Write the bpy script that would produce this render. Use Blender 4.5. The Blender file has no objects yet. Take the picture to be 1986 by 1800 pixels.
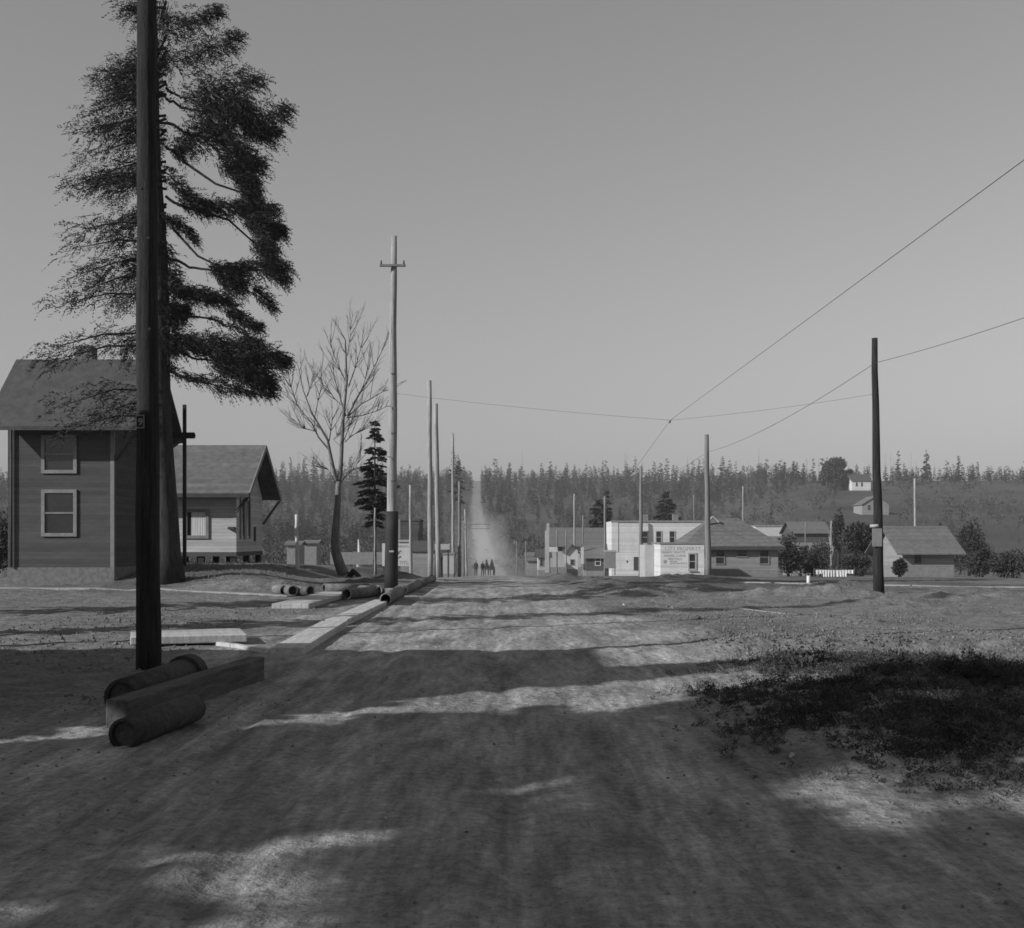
import bpy, math, random
import numpy as np
from mathutils import Vector
# ------------------------------------------------------------------ camera, sky, sun, exposure
SC = bpy.context.scene
COL = SC.collection
F, CX, HY, EYE = 2300.0, 993.0, 1045.0, 1.6         # focal length, centre column, horizon row (photo pixels), eye height
cam_d = bpy.data.cameras.new("camera"); cam = bpy.data.objects.new("camera", cam_d); COL.objects.link(cam)
cam.location = (0, 0, EYE); cam.rotation_euler = (math.radians(90), 0, 0)
cam_d.sensor_width = 36; cam_d.lens = F / 1986 * 36; cam_d.shift_y = (HY - 900) / 1986
cam_d.clip_start = 0.1; cam_d.clip_end = 6000
SC.camera = cam
SUN_EL = math.radians(27); SUN_DIR = Vector((.891 * math.cos(SUN_EL), .454 * math.cos(SUN_EL), -math.sin(SUN_EL)))
w = bpy.data.worlds.new("World"); SC.world = w; w.use_nodes = True
nt = w.node_tree; nt.nodes.clear()
sky = nt.nodes.new('ShaderNodeTexSky'); sky.sky_type = 'NISHITA'; sky.sun_disc = False
sky.sun_elevation = SUN_EL; sky.sun_rotation = math.atan2(-.891, -.454)
sky.air_density = 1.0; sky.dust_density = 0.7; sky.ozone_density = 1.0
bw = nt.nodes.new('ShaderNodeSeparateColor'); bg = nt.nodes.new('ShaderNodeBackground'); wo = nt.nodes.new('ShaderNodeOutputWorld')
nt.links.new(sky.outputs[0], bw.inputs[0]); nt.links.new(bw.outputs[2], bg.inputs[0]); nt.links.new(bg.outputs[0], wo.inputs[0])
bg.inputs[1].default_value = 0.077
sd = bpy.data.lights.new("sun", 'SUN'); sun = bpy.data.objects.new("sun", sd); COL.objects.link(sun)
sd.energy = 5.0; sd.angle = math.radians(0.5); sd.color = (1, 1, 1)
sun.location = (-40, -20, 40); sun.rotation_euler = SUN_DIR.to_track_quat('-Z', 'Y').to_euler()
SC.view_settings.view_transform = 'Standard'; SC.view_settings.look = 'None'
SC.view_settings.exposure = 0.0; SC.view_settings.gamma = 1; SC.view_settings.use_curve_mapping = False
SC.cycles.filter_width = 1.6
SC.cycles.volume_bounces = 0
SC.cycles.transparent_max_bounces = 16
R = random.Random(7); NR = np.random.default_rng(11)

# ------------------------------------------------------------------ helpers
def hash2(ix, iy, s):
    n = (ix.astype(np.int64) * 374761393 + iy.astype(np.int64) * 668265263 + s * 974711) & 0x7fffffff
    n = ((n ^ (n >> 13)) * 1274126177) & 0x7fffffff
    return ((n ^ (n >> 16)) & 0xffff) / 65535.0
def vnoise(x, y, s=0):
    x = np.asarray(x, float); y = np.asarray(y, float)
    ix = np.floor(x); iy = np.floor(y); fx = x - ix; fy = y - iy
    fx = fx * fx * (3 - 2 * fx); fy = fy * fy * (3 - 2 * fy)
    a = hash2(ix, iy, s); b = hash2(ix + 1, iy, s); c = hash2(ix, iy + 1, s); d = hash2(ix + 1, iy + 1, s)
    return (a * (1 - fx) + b * fx) * (1 - fy) + (c * (1 - fx) + d * fx) * fy
def fbm(x, y, o=4, s=0):
    t = 0; a = .5
    for i in range(o):
        t = t + a * (vnoise(x, y, s + i * 7) - .5) * 2; x = np.asarray(x) * 2.03 + 5.1; y = np.asarray(y) * 2.03 + 1.7; a *= .5
    return t
def sm(v, a, b):
    t = np.clip((np.asarray(v, float) - a) / (b - a), 0, 1); return t * t * (3 - 2 * t)

GY = [-60, 0, 28, 40, 50, 60, 75, 100, 144, 200, 260, 320, 450, 600, 750, 900, 1000, 1150, 1600]
GZ = [0, 0, 0, -.05, -.22, -.45, -.85, -1.6, -2.9, -4.6, -4.6, -3.0, 5, 17.5, 32, 45.5, 50, 47, 40]
RY = [-60, 0, 19, 45, 70, 100, 160, 250, 330, 450, 600, 900, 1600]
RX = [-.2, -.2, -.8, -1.45, -1.75, -2.0, -2.6, -4.6, -7.6, -12.5, -18, -26.8, -48]
def roadx(y): return np.interp(y, RY, RX)
def bump(x, y, cx, cy, rx, ry): return np.exp(-((x - cx) / rx) ** 2 - ((y - cy) / ry) ** 2)
def base_h(x, y):
    x = np.asarray(x, float); y = np.asarray(y, float)
    s = 1 + .5 * sm(x / np.maximum(y, 1), .16, .27) * sm(y, 170, 330)
    z = EYE + (np.interp(y * s, GY, GZ) - EYE) / s
    z = z + sm(-x - .02 * y, 5.3, 9.3) * sm(y + .6 * (x + 9), 35.5, 44) * (1 - sm(y, 130, 190)) * (.62 + .18 * vnoise(x * .3, y * .3, 3))
    return z
def masks(x, y):
    x = np.asarray(x, float); y = np.asarray(y, float)
    d = np.abs(x - roadx(y) + .35 * fbm(x * .35, y * .22, 3, 5))
    hw = np.where(y < 25, 3.6, 2.9) + sm(-y, -12, -4) * 1.0
    hw = np.where(y > 160, 2.7, hw)
    road = 1 - sm(d, hw - .5, hw + .5)
    cross = (sm(y, 16.6, 18.0) * (1 - sm(y, 33, 37))) * sm(np.abs(x), 3, 5)        # worn earth of the cross street
    wx = x + .35 * fbm(x * .8, y * .8, 3, 111)
    mound = np.exp(-(((wx - 4.35) / 1.9) ** 2 + ((y - 13.3) / 1.9) ** 2) ** 1.5)
    mound = np.maximum(mound, np.exp(-(((wx - 3.3) / 1.4) ** 2 + ((y - 10.3) / 2.8) ** 2) ** 1.6))
    return road, cross, mound
def hgt(x, y):
    x = np.asarray(x, float); y = np.asarray(y, float)
    road, cross, mound = masks(x, y)
    z = base_h(x, y)
    near = 1 - sm(y, 60, 130)
    u = x - roadx(y)
    z = z - .030 * road * near * (bump(u, 0, -1.0, 0, .16, 1) + bump(u, 0, .45, 0, .16, 1) + .6 * bump(u, 0, -1.45, 0, .1, 1) + .5 * bump(u, 0, 1.5, 0, .14, 1)) * (.5 + vnoise(x * .4, y * .25, 8))
    z = z + road * near * (.011 * fbm(u * 3.6, y * .16, 3, 12) + .012 * fbm(u * 9, y * .5, 3, 13) + .006 * fbm(x * 1.3, y * 1.6, 3, 14) + .009 * fbm(x * 8, y * 8, 3, 15) * (.4 + 1.2 * vnoise(x * .7, y * .7, 55)))
    lw = .12 * fbm(y * .5, y * 0 + 3, 2, 17)
    z = z - .035 * (1 - sm(y, 11.5, 14)) * (bump(u, 0, -1.75 + lw[...], 0, .09, 1) + .8 * bump(u, 0, -2.15 + lw, 0, .08, 1) + .6 * bump(u, 0, 1.15 + lw, 0, .12, 1)) * (.35 + vnoise(x * .8, y * .9, 18))
    off = (1 - road) * near
    z = z + off * (.035 * fbm(x * .9, y * .9, 4, 21) + .045 * fbm(x * 4, y * 4, 4, 31) * (1 - .25 * cross))
    rg = bump(x, y, 4.6, 16.8, 2.6, 1.5) + .7 * bump(x, y, 3.2, 20.5, 1.5, 2.5)
    z = z + rg * (.07 * np.abs(fbm(x * 3.5, y * 3.5, 4, 141)) + .02)
    z = z + mound * (.16 + .10 * fbm(x * 2.2, y * 2.2, 4, 41) + .05 * np.abs(fbm(x * 7, y * 7, 3, 44)))
    # low banks and heaps of spoil on the right of the road, and the ragged cut along the cross street
    for (cx, cy, rx, ry, h) in HEAPS: z = z + h * bump(x, y, cx, cy, rx, ry) * (1 + .5 * fbm(x * 3, y * 3, 3, 61))
    e = y - (16.6 + .10 * (x - 3) + .35 * fbm(x * 1.1, x * .3, 3, 71))
    cut = sm(x, 2.2, 3.6) * (1 - sm(x, 6.5, 9)) * (1 + .6 * fbm(x * 4, y * 4, 3, 73))
    z = z + cut * .13 * (sm(e, -.12, .12) - sm(e, .4, 2.4))
    return z
HEAPS = [(3.2, 34.5, 1.8, 1.1, .30), (5.4, 36, 1.6, 1.0, .24), (7.6, 33.5, 1.7, .8, .22), (10.3, 37.2, 1.6, .8, .34), (8.9, 32.5, 1.2, .6, .30),
         (4.2, 30, 1.3, .8, .16), (1.9, 27, .9, .7, .10), (9.4, 28.8, 1.5, .7, .20), (13, 33, 2.0, 1.2, .2), (3.1, 19.6, .6, .5, .12),
         (-7.7, 38.5, 1.6, .9, .22), (-5.6, 44, 1.8, 1.2, .3), (-5.3, 55, 1.2, 2.5, .35), (7.5, 52, 2.6, 1.2, .3), (13.2, 88, 2.2, 1.5, .22), (9, 26, 1.4, .9, .14), (6.5, 22.5, 1.2, .8, .12), (11, 30.5, 1.6, .8, .2), (7.2, 18.6, 1.1, .6, .10), (2.6, 60, .8, 5, .3), (3.2, 45, 1, 3, .25)]
def G(x, y): return float(hgt(np.array([x]), np.array([y]))[0])
def gp(px, py):                                     # the ground point seen at a photo pixel
    lo = 3.0
    while lo < 1500:
        x = (px - CX) / F * lo
        if HY + (EYE - float(base_h(x, lo))) * F / lo <= py: break
        lo *= 1.004
    return Vector(((px - CX) / F * lo, lo, G((px - CX) / F * lo, lo)))
def X_(px, Y): return (px - CX) / F * Y
def Z_(py, Y): return EYE + (HY - py) / F * Y

def make_mesh(name, V, faces=None, tris=None, quads=None):
    me = bpy.data.meshes.new(name)
    V = np.asarray(V, np.float32)
    if faces is not None:
        me.from_pydata([tuple(v) for v in V], [], faces)
    else:
        I = np.asarray(tris if tris is not None else quads, np.int32); k = I.shape[1]
        me.vertices.add(len(V)); me.vertices.foreach_set("co", V.ravel())
        me.loops.add(I.size); me.loops.foreach_set("vertex_index", I.ravel())
        me.polygons.add(len(I)); me.polygons.foreach_set("loop_start", np.arange(0, I.size, k, dtype=np.int32))
        try: me.polygons.foreach_set("loop_total", np.full(len(I), k, np.int32))
        except Exception: pass
        me.update(calc_edges=True); me.validate()
    me.update(); return me
def tri_mesh(name, T, mat):                          # T: (n,3,3)
    T = np.asarray(T, np.float32); me = make_mesh(name, T.reshape(-1, 3), tris=np.arange(len(T) * 3).reshape(-1, 3)); me.materials.append(mat); return me
def link(name, me, parent=None, loc=(0, 0, 0), rz=0):
    o = bpy.data.objects.new(name, me); COL.objects.link(o); o.parent = parent; o.location = loc; o.rotation_euler = (0, 0, rz); return o
def tag(o, label, cat, group=None):
    o['label'] = label; o['category'] = cat
    if group: o['group'] = group
    return o
def thing(name, label, cat, loc=(0, 0, 0), rz=0, group=None):
    return tag(link(name, None, None, loc, rz), label, cat, group)
class MB:
    def __init__(s): s.v = []; s.f = []; s.sm = []
    def add(s, vs, fs, smooth=False):
        b = len(s.v); s.v += [tuple(v) for v in vs]; s.f += [tuple(b + i for i in f) for f in fs]; s.sm += [smooth] * len(fs); return s
    def box(s, x0, x1, y0, y1, z0, z1):
        vs = [(x, y, z) for z in (z0, z1) for y in (y0, y1) for x in (x0, x1)]
        return s.add(vs, [(0, 2, 3, 1), (4, 5, 7, 6), (0, 1, 5, 4), (2, 6, 7, 3), (0, 4, 6, 2), (1, 3, 7, 5)])
    def bar(s, p0, p1, w, h, up=(0, 0, 1)):          # box beam between two points
        p0 = Vector(p0); p1 = Vector(p1); d = (p1 - p0).normalized(); up = Vector(up)
        a = d.cross(up)
        if a.length < 1e-4: a = d.cross(Vector((0, 1, 0)))
        a.normalize(); b = a.cross(d).normalized()
        vs = [p + a * sx * w / 2 + b * sz * h / 2 for p in (p0, p1) for (sx, sz) in ((-1, -1), (1, -1), (1, 1), (-1, 1))]
        return s.add(vs, [(0, 1, 2, 3), (7, 6, 5, 4), (0, 4, 5, 1), (1, 5, 6, 2), (2, 6, 7, 3), (3, 7, 4, 0)])
    def tube(s, pts, rad, n=8, cap=True):
        pts = [Vector(p) for p in pts]; rad = rad if isinstance(rad, (list, tuple)) else [rad] * len(pts)
        vs = []; ref = Vector((.31, .17, .93))
        d0 = (pts[1] - pts[0]).normalized()
        if abs(d0.dot(ref)) > .9: ref = Vector((.9, .3, .1))
        for i, p in enumerate(pts):
            d = (pts[min(i + 1, len(pts) - 1)] - pts[max(i - 1, 0)]).normalized()
            a = d.cross(ref).normalized(); b = d.cross(a)
            vs += [p + (a * math.cos(k * 2 * math.pi / n) + b * math.sin(k * 2 * math.pi / n)) * rad[i] for k in range(n)]
        fs = [(i * n + k, i * n + (k + 1) % n, (i + 1) * n + (k + 1) % n, (i + 1) * n + k) for i in range(len(pts) - 1) for k in range(n)]
        b0 = len(s.f); s.add(vs, fs, True)
        if cap:
            q = len(s.v) - len(vs)
            s.f.append(tuple(q + k for k in range(n))[::-1]); s.sm.append(False)
            s.f.append(tuple(q + (len(pts) - 1) * n + k for k in range(n))); s.sm.append(False)
        return s
    def build(s, name, mat, parent=None, bevel=0):
        me = bpy.data.meshes.new(name); me.from_pydata(s.v, [], s.f); me.materials.append(mat)
        me.polygons.foreach_set("use_smooth", s.sm); me.update()
        o = link(name, me, parent)
        if bevel:
            m = o.modifiers.new("bevel", 'BEVEL'); m.width = bevel; m.segments = 2; m.limit_method = 'ANGLE'
        return o

# ------------------------------------------------------------------ materials (all neutral: the photograph is black and white)
def g3(v): return (v, v, v, 1)
def mat(name, v, var=.25, scale=3.0, rough=.85, bump=.15, stretch=(1, 1, 1), siding=None, fine=None, spec=.25, objrand=0.0):
    m = bpy.data.materials.new(name); m.use_nodes = True; t = m.node_tree; N = t.nodes; L = t.links
    b = N['Principled BSDF']; b.inputs['Roughness'].default_value = rough; b.inputs['Specular IOR Level'].default_value = spec
    tc = N.new('ShaderNodeTexCoord'); mp = N.new('ShaderNodeMapping'); mp.inputs['Scale'].default_value = stretch; L.new(tc.outputs['Object'], mp.inputs[0])
    n1 = N.new('ShaderNodeTexNoise'); n1.inputs['Scale'].default_value = scale; n1.inputs['Detail'].default_value = 6; n1.inputs['Roughness'].default_value = .6; L.new(mp.outputs[0], n1.inputs[0])
    n2 = N.new('ShaderNodeTexNoise'); n2.inputs['Scale'].default_value = scale * 7; n2.inputs['Detail'].default_value = 4; L.new(mp.outputs[0], n2.inputs[0])
    mr = N.new('ShaderNodeMapRange'); mr.inputs[1].default_value = .3; mr.inputs[2].default_value = .7; mr.inputs[3].default_value = v * (1 - var); mr.inputs[4].default_value = v * (1 + var); L.new(n1.outputs[0], mr.inputs[0])
    mr2 = N.new('ShaderNodeMapRange'); mr2.inputs[1].default_value = .3; mr2.inputs[2].default_value = .7; mr2.inputs[3].default_value = 1 - var * .6; mr2.inputs[4].default_value = 1 + var * .6; L.new(n2.outputs[0], mr2.inputs[0])
    mu = N.new('ShaderNodeMath'); mu.operation = 'MULTIPLY'; L.new(mr.outputs[0], mu.inputs[0]); L.new(mr2.outputs[0], mu.inputs[1]); out = mu.outputs[0]
    hsrc = n2.outputs[0]
    if siding:                                       # horizontal boards: thin dark joint at every board
        sx = N.new('ShaderNodeSeparateXYZ'); L.new(tc.outputs['Object'], sx.inputs[0])
        d = N.new('ShaderNodeMath'); d.operation = 'DIVIDE'; L.new(sx.outputs[siding[1]], d.inputs[0]); d.inputs[1].default_value = siding[0]
        fr = N.new('ShaderNodeMath'); fr.operation = 'FRACT'; L.new(d.outputs[0], fr.inputs[0])
        rr = N.new('ShaderNodeMapRange'); rr.inputs[1].default_value = 0; rr.inputs[2].default_value = .16; rr.inputs[3].default_value = siding[2]; rr.inputs[4].default_value = 1; L.new(fr.outputs[0], rr.inputs[0])
        fl = N.new('ShaderNodeMath'); fl.operation = 'FLOOR'; L.new(d.outputs[0], fl.inputs[0])
        wn = N.new('ShaderNodeTexWhiteNoise'); wn.noise_dimensions = '1D'; L.new(fl.outputs[0], wn.inputs['W'])
        r3 = N.new('ShaderNodeMapRange'); r3.inputs[3].default_value = .86; r3.inputs[4].default_value = 1.1; L.new(wn.outputs[0], r3.inputs[0])
        for q in (rr, r3):
            mm = N.new('ShaderNodeMath'); mm.operation = 'MULTIPLY'; L.new(out, mm.inputs[0]); L.new(q.outputs[0], mm.inputs[1]); out = mm.outputs[0]
    if objrand:
        oi = N.new('ShaderNodeObjectInfo'); r4 = N.new('ShaderNodeMapRange'); r4.inputs[3].default_value = 1 - objrand; r4.inputs[4].default_value = 1 + objrand; L.new(oi.outputs['Random'], r4.inputs[0])
        mm = N.new('ShaderNodeMath'); mm.operation = 'MULTIPLY'; L.new(out, mm.inputs[0]); L.new(r4.outputs[0], mm.inputs[1]); out = mm.outputs[0]
    cb = N.new('ShaderNodeCombineColor')
    for i in range(3): L.new(out, cb.inputs[i])
    L.new(cb.outputs[0], b.inputs['Base Color'])
    if bump:
        bp = N.new('ShaderNodeBump'); bp.inputs['Strength'].default_value = bump; bp.inputs['Distance'].default_value = .03; L.new(hsrc, bp.inputs['Height']); L.new(bp.outputs[0], b.inputs['Normal'])
    return m
def leafmat(name, v, var=.5, sc=1.2):
    m = mat(name, v, var, sc, .8, 0, spec=.15, objrand=.2)
    b = m.node_tree.nodes['Principled BSDF']
    return m
M = dict(
    bark=mat('bark', .042, .6, 2.4, .95, 1.0, (6, 6, .6)),
    barkpale=mat('bark_pale', .16, .35, 2.0, .95, .6, (5, 5, .8)),
    polelight=mat('weathered_pole', .27, .45, 2.5, .9, .35, (9, 9, .5)),
    poledark=mat('dark_pole', .028, .6, 3, .9, .8, (9, 9, .5)),
    polemid=mat('grey_pole', .17, .3, 2.5, .9, .35, (9, 9, .5)),
    tar=mat('tarred_wood', .028, .35, 3, .7, .3, (8, 8, .6)),
    needles=leafmat('fir_needles', .035, .45),
    needles_far=leafmat('far_fir_needles', .028, .4, .3),
    scrub=leafmat('bare_scrub', .065, .45, .25),
    shrub=leafmat('shrub_leaves', .045, .5, .8),
    weed=leafmat('weeds', .06, .6, 2.0),
    grassdry=leafmat('dry_grass', .2, .5, 2.0),
    shingle=mat('shingles', .13, .25, 3, .95, .3, (1, 1, 1), siding=(.16, 2, .8)),
    shingledark=mat('dark_shingles', .07, .25, 3, .95, .3),
    siding=mat('clapboard', .42, .14, 1.2, .85, .15, (.4, .4, 3), siding=(.14, 2, .6)),
    sidingdark=mat('dark_clapboard', .075, .2, 1.2, .85, .15, (.4, .4, 3), siding=(.14, 2, .7)),
    sidingmid=mat('grey_clapboard', .24, .14, 1.2, .85, .15, (.4, .4, 3), siding=(.14, 2, .65)),
    white=mat('white_paint', .56, .1, .7, .8, .1, (1, 1, .5), siding=(.16, 2, .9)),
    whitetrim=mat('white_trim', .47, .1, 2, .7, .1),
    plaster=mat('pale_board', .36, .12, .8, .85, .1),
    trim=mat('dark_trim', .06, .2, 3, .8, .1),
    trimmid=mat('grey_trim', .2, .2, 3, .8, .1),
    glass=mat('window_glass', .03, .2, 1, .15, 0, spec=.6),
    curtain=mat('curtain', .5, .15, 4, .9, .2, (6, 6, .4)),
    plank=mat('planks', .42, .2, 2, .9, .3, (.5, 5, 1), siding=(.24, 0, .55)),
    timber=mat('timber', .42, .25, 2, .9, .3, (6, .6, 6)),
    timberdark=mat('old_timber', .09, .45, 3, .9, .4, (6, .6, 6)),
    concrete=mat('concrete', .34, .15, 2, .9, .2),
    clay=mat('clay_pipe', .15, .5, 5, .75, .35),
    iron=mat('iron', .045, .55, 4, .8, .5),
    wire=mat('wire', .16, .1, 5, .6, 0),
    ink=mat('sign_paint', .12, .2, 5, .8, 0),
    inkpale=mat('faded_sign_paint', .27, .2, 3, .8, 0),
    cloth=mat('cloth', .6, .08, 3, .9, .2),
    stone=mat('stone', .4, .2, 6, .9, .3),
    brick=mat('brick', .16, .3, 6, .9, .3),
    horse=mat('horse_coat', .05, .3, 3, .8, .1),
    skin=mat('skin', .3, .1, 3, .7, 0),
    coat=mat('dark_cloth', .04, .2, 5, .95, .1),
)
def earth_material():
    m = bpy.data.materials.new('earth'); m.use_nodes = True; t = m.node_tree; N = t.nodes; L = t.links
    b = N['Principled BSDF']; b.inputs['Roughness'].default_value = .97; b.inputs['Specular IOR Level'].default_value = .1
    tc = N.new('ShaderNodeTexCoord'); at = N.new('ShaderNodeAttribute'); at.attribute_name = 'mask'
    sp = N.new('ShaderNodeSeparateColor'); L.new(at.outputs['Color'], sp.inputs[0])
    def noise(sc, det, rough=.6, st=(1, 1, 1)):
        mp = N.new('ShaderNodeMapping'); mp.inputs['Scale'].default_value = st; L.new(tc.outputs['Object'], mp.inputs[0])
        n = N.new('ShaderNodeTexNoise'); n.inputs['Scale'].default_value = sc; n.inputs['Detail'].default_value = det; n.inputs['Roughness'].default_value = rough; L.new(mp.outputs[0], n.inputs[0]); return n.outputs[0]
    def mr(i, a, b_, c, d):
        q = N.new('ShaderNodeMapRange'); q.inputs[1].default_value = a; q.inputs[2].default_value = b_; q.inputs[3].default_value = c; q.inputs[4].default_value = d; L.new(i, q.inputs[0]); return q.outputs[0]
    def mul(a, c, op='MULTIPLY'):
        q = N.new('ShaderNodeMath'); q.operation = op; L.new(a, q.inputs[0])
        if isinstance(c, (int, float)): q.inputs[1].default_value = c
        else: L.new(c, q.inputs[1])
        return q.outputs[0]
    def mix(f, a, c):
        q = N.new('ShaderNodeMix'); q.data_type = 'FLOAT'; L.new(f, q.inputs[0])
        for i, v in ((2, a), (3, c)):
            if isinstance(v, (int, float)): q.inputs[i].default_value = v
            else: L.new(v, q.inputs[i])
        return q.outputs[0]
    big = noise(.35, 5); med = noise(2.2, 6, .65); fin = noise(14, 5, .7); streak = noise(3.4, 6, .65, (1, .12, 1)); far = noise(.03, 6, .65)
    speck = noise(38, 3, .6); streak2 = noise(12, 4, .65, (1, .14, 1))
    road = mul(mr(streak, .3, .7, .185, .375), mr(fin, .3, .7, .64, 1.28)); road = mul(road, mr(streak2, .35, .65, .8, 1.2)); road = mul(road, mr(speck, .58, .68, 1.0, .55)); road = mul(road, mr(big, .35, .65, .86, 1.12)); blotch = noise(1.3, 5, .7, (1, .3, 1)); road = mul(road, mr(blotch, .35, .62, .66, 1.22))
    dirt = mul(mr(med, .3, .7, .125, .25), mr(fin, .3, .75, .62, 1.35))
    dirt = mul(dirt, mr(big, .3, .7, .8, 1.12)); dirt = mul(dirt, mr(speck, .55, .66, 1.05, .5))
    dark = mul(mr(med, .3, .7, .03, .08), mr(fin, .3, .75, .6, 1.5))
    hill = mul(mr(far, .3, .7, .045, .095), mr(med, .3, .7, .7, 1.3))
    c = mix(sp.outputs[1], dirt, dark); c = mix(sp.outputs[2], c, hill); c = mix(sp.outputs[0], c, road)
    cb = N.new('ShaderNodeCombineColor')
    for i in range(3): L.new(c, cb.inputs[i])
    L.new(cb.outputs[0], b.inputs['Base Color'])
    bp = N.new('ShaderNodeBump'); bp.inputs['Strength'].default_value = .9; bp.inputs['Distance'].default_value = .035
    vo = N.new('ShaderNodeTexVoronoi'); vo.inputs['Scale'].default_value = 5.5; L.new(tc.outputs['Object'], vo.inputs['Vector'])
    prints = mr(vo.outputs['Distance'], .12, .42, 0, .55)
    L.new(mul(mul(mul(fin, .8), med, 'ADD'), mul(prints, mul(speck, .35), 'ADD'), 'ADD'), bp.inputs['Height']); L.new(bp.outputs[0], b.inputs['Normal'])
    return m
M['earth'] = earth_material(); M['footway'] = mat('footway_boards', .23, .2, 2, .9, .3)

# ------------------------------------------------------------------ ground and road (one height field, split along the road's edge)
def make_ground():
    ys = list(np.arange(-40, 3, 1.0)); y = 3.0
    while y < 1600: ys.append(y); y += max(.04, y * .0085)
    ys = np.array(ys); nu = 560; u = np.linspace(-1, 1, nu); u = np.sign(u) * np.abs(u) ** 1.15
    U, Y = np.meshgrid(u, ys); W = np.sqrt(13.0 ** 2 + (.62 * Y) ** 2) + np.where(Y < 3, 12, 0) * 0; X = U * W
    Z = hgt(X, Y); road, cross, mound = masks(X, Y)
    wild = sm(Y, 150, 260)
    dark = np.clip(mound * 1.25 + .25 * fbm(X * 1.3, Y * 1.3, 3, 51) * (mound > .1), 0, 1)
    verge = (1 - road) * (1 - cross) * .35 * sm(fbm(X * .5, Y * .35, 4, 81), -.1, .5)
    verge = np.maximum(verge, .55 * (1 - road) * sm(Y, 34, 40) * (1 - sm(Y, 140, 200)) * sm(fbm(X * .35, Y * .12, 4, 91), -.25, .3))
    right = sm(X, 2.2, 3.5) * (1 - sm(Y, 13, 17)) * .55
    dark = np.maximum(np.maximum(dark, verge), right) * (1 - .5 * road)
    r = road * (1 - .15 * wild)
    ny = len(ys); idx = np.arange(ny * nu).reshape(ny, nu)
    q = np.stack([idx[:-1, :-1], idx[:-1, 1:], idx[1:, 1:], idx[1:, :-1]], -1).reshape(-1, 4)
    V = np.stack([X, Y, Z], -1).reshape(-1, 3); C = np.stack([r, dark, wild, np.ones_like(r)], -1).reshape(-1, 4)
    rf = road.ravel()[q].mean(1) > .5
    for name, sel in (('ground', ~rf), ('road', rf)):
        Q = q[sel]; used, inv = np.unique(Q.ravel(), return_inverse=True)
        me = make_mesh(name, V[used], quads=inv.reshape(-1, 4)); me.materials.append(M['earth'])
        ca = me.color_attributes.new('mask', 'FLOAT_COLOR', 'POINT'); ca.data.foreach_set('color', C[used].astype(np.float32).ravel())
        me.polygons.foreach_set('use_smooth', np.ones(len(Q), bool))
        o = link(name, me); o['kind'] = 'structure'
make_ground()

# ------------------------------------------------------------------ foliage generators: triangles as arrays (n,3,3)
def unit(v): return v / np.maximum(np.linalg.norm(v, axis=-1, keepdims=True), 1e-6)
def sprays(P, D, L, W):                              # a leaf-shaped pair of triangles at P along D
    n = len(P); side = unit(np.cross(D, NR.normal(size=(n, 3)))) * (W[:, None] * .5)
    mid = P + D * (L * .45)[:, None]; tip = P + D * L[:, None]
    a = np.stack([P, mid + side, mid - side], 1); b = np.stack([mid + side, tip, mid - side], 1)
    return np.concatenate([a, b])
def conifer(h, rad, base, tiers, per=6, ns=26, size=.5, droop=.25, up=.1, gap=.15, rough=.25, thin=.32):
    T = []; limbs = []
    for k in range(tiers):
        f = (k + NR.uniform(-.3, .3)) / tiers; z = base + (h - base) * f
        r = rad * (1 - f) ** .85 * (.75 + .35 * min(1, f * 6)) + .04 * rad
        r *= NR.uniform(1 - rough, 1 + rough * .5)
        for b in range(per):
            if NR.random() < gap: continue
            az = NR.uniform(0, 2 * math.pi); rl = r * NR.uniform(.55, 1.15)
            d = np.array([math.cos(az), math.sin(az), up * (.2 + f * 2.5)]); p0 = np.array([0, 0, min(h * .985, z + NR.uniform(-.42, .42) * (h - base) / tiers)])
            n = max(4, int(ns * (.35 + rl / rad)))
            t = NR.uniform(.1, 1, n) ** .8
            P = p0 + np.outer(t * rl, d); P[:, 2] -= droop * rl * t ** 2
            sd_ = np.array([-d[1], d[0], 0]) * 1.0
            s = NR.choice([-1, 1], n)[:, None]
            D = unit(d * .8 + s * sd_ * NR.uniform(.2, 1.0, (n, 1)) + np.array([0, 0, -.35]) + NR.normal(size=(n, 3)) * .22)
            L = size * NR.uniform(.5, 1.15, n) * (1.15 - .6 * t) * (.5 + .5 * rl / rad)
            T.append(sprays(P, D, L, L * thin)); limbs.append((p0, p0 + d * rl * .85 - np.array([0, 0, droop * rl * .7])))
    return np.concatenate(T), limbs
def branchlets(P, D, L, ns=13, nl=.13, wd=.026):
    """feathered twigs: needle sprays set along each short twig starting at P"""
    n = len(P); t = np.tile(np.linspace(.08, 1, ns), (n, 1)) + NR.normal(size=(n, ns)) * .03
    sag = np.zeros((n, ns, 3)); sag[..., 2] = -.34 * (t ** 2) * L[:, None]
    Q = P[:, None] + D[:, None] * (t * L[:, None])[..., None] + sag
    side = unit(np.cross(D, np.array([0, .25, 1.0]) + NR.normal(size=(n, 3)) * .35)); sg = np.where(np.arange(ns) % 2, 1, -1)[None, :, None]
    dd = unit(D[:, None] * .85 + side[:, None] * sg * .75 + NR.normal(size=(n, ns, 3)) * .22 + np.array([0, 0, -.12]))
    ll = nl * (1.25 - .75 * t) * NR.uniform(.7, 1.4, (n, ns)) * (.5 + L[:, None])
    return sprays(Q.reshape(-1, 3), dd.reshape(-1, 3), ll.ravel(), np.full(n * ns, wd) * NR.uniform(.8, 1.5, n * ns))
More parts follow.
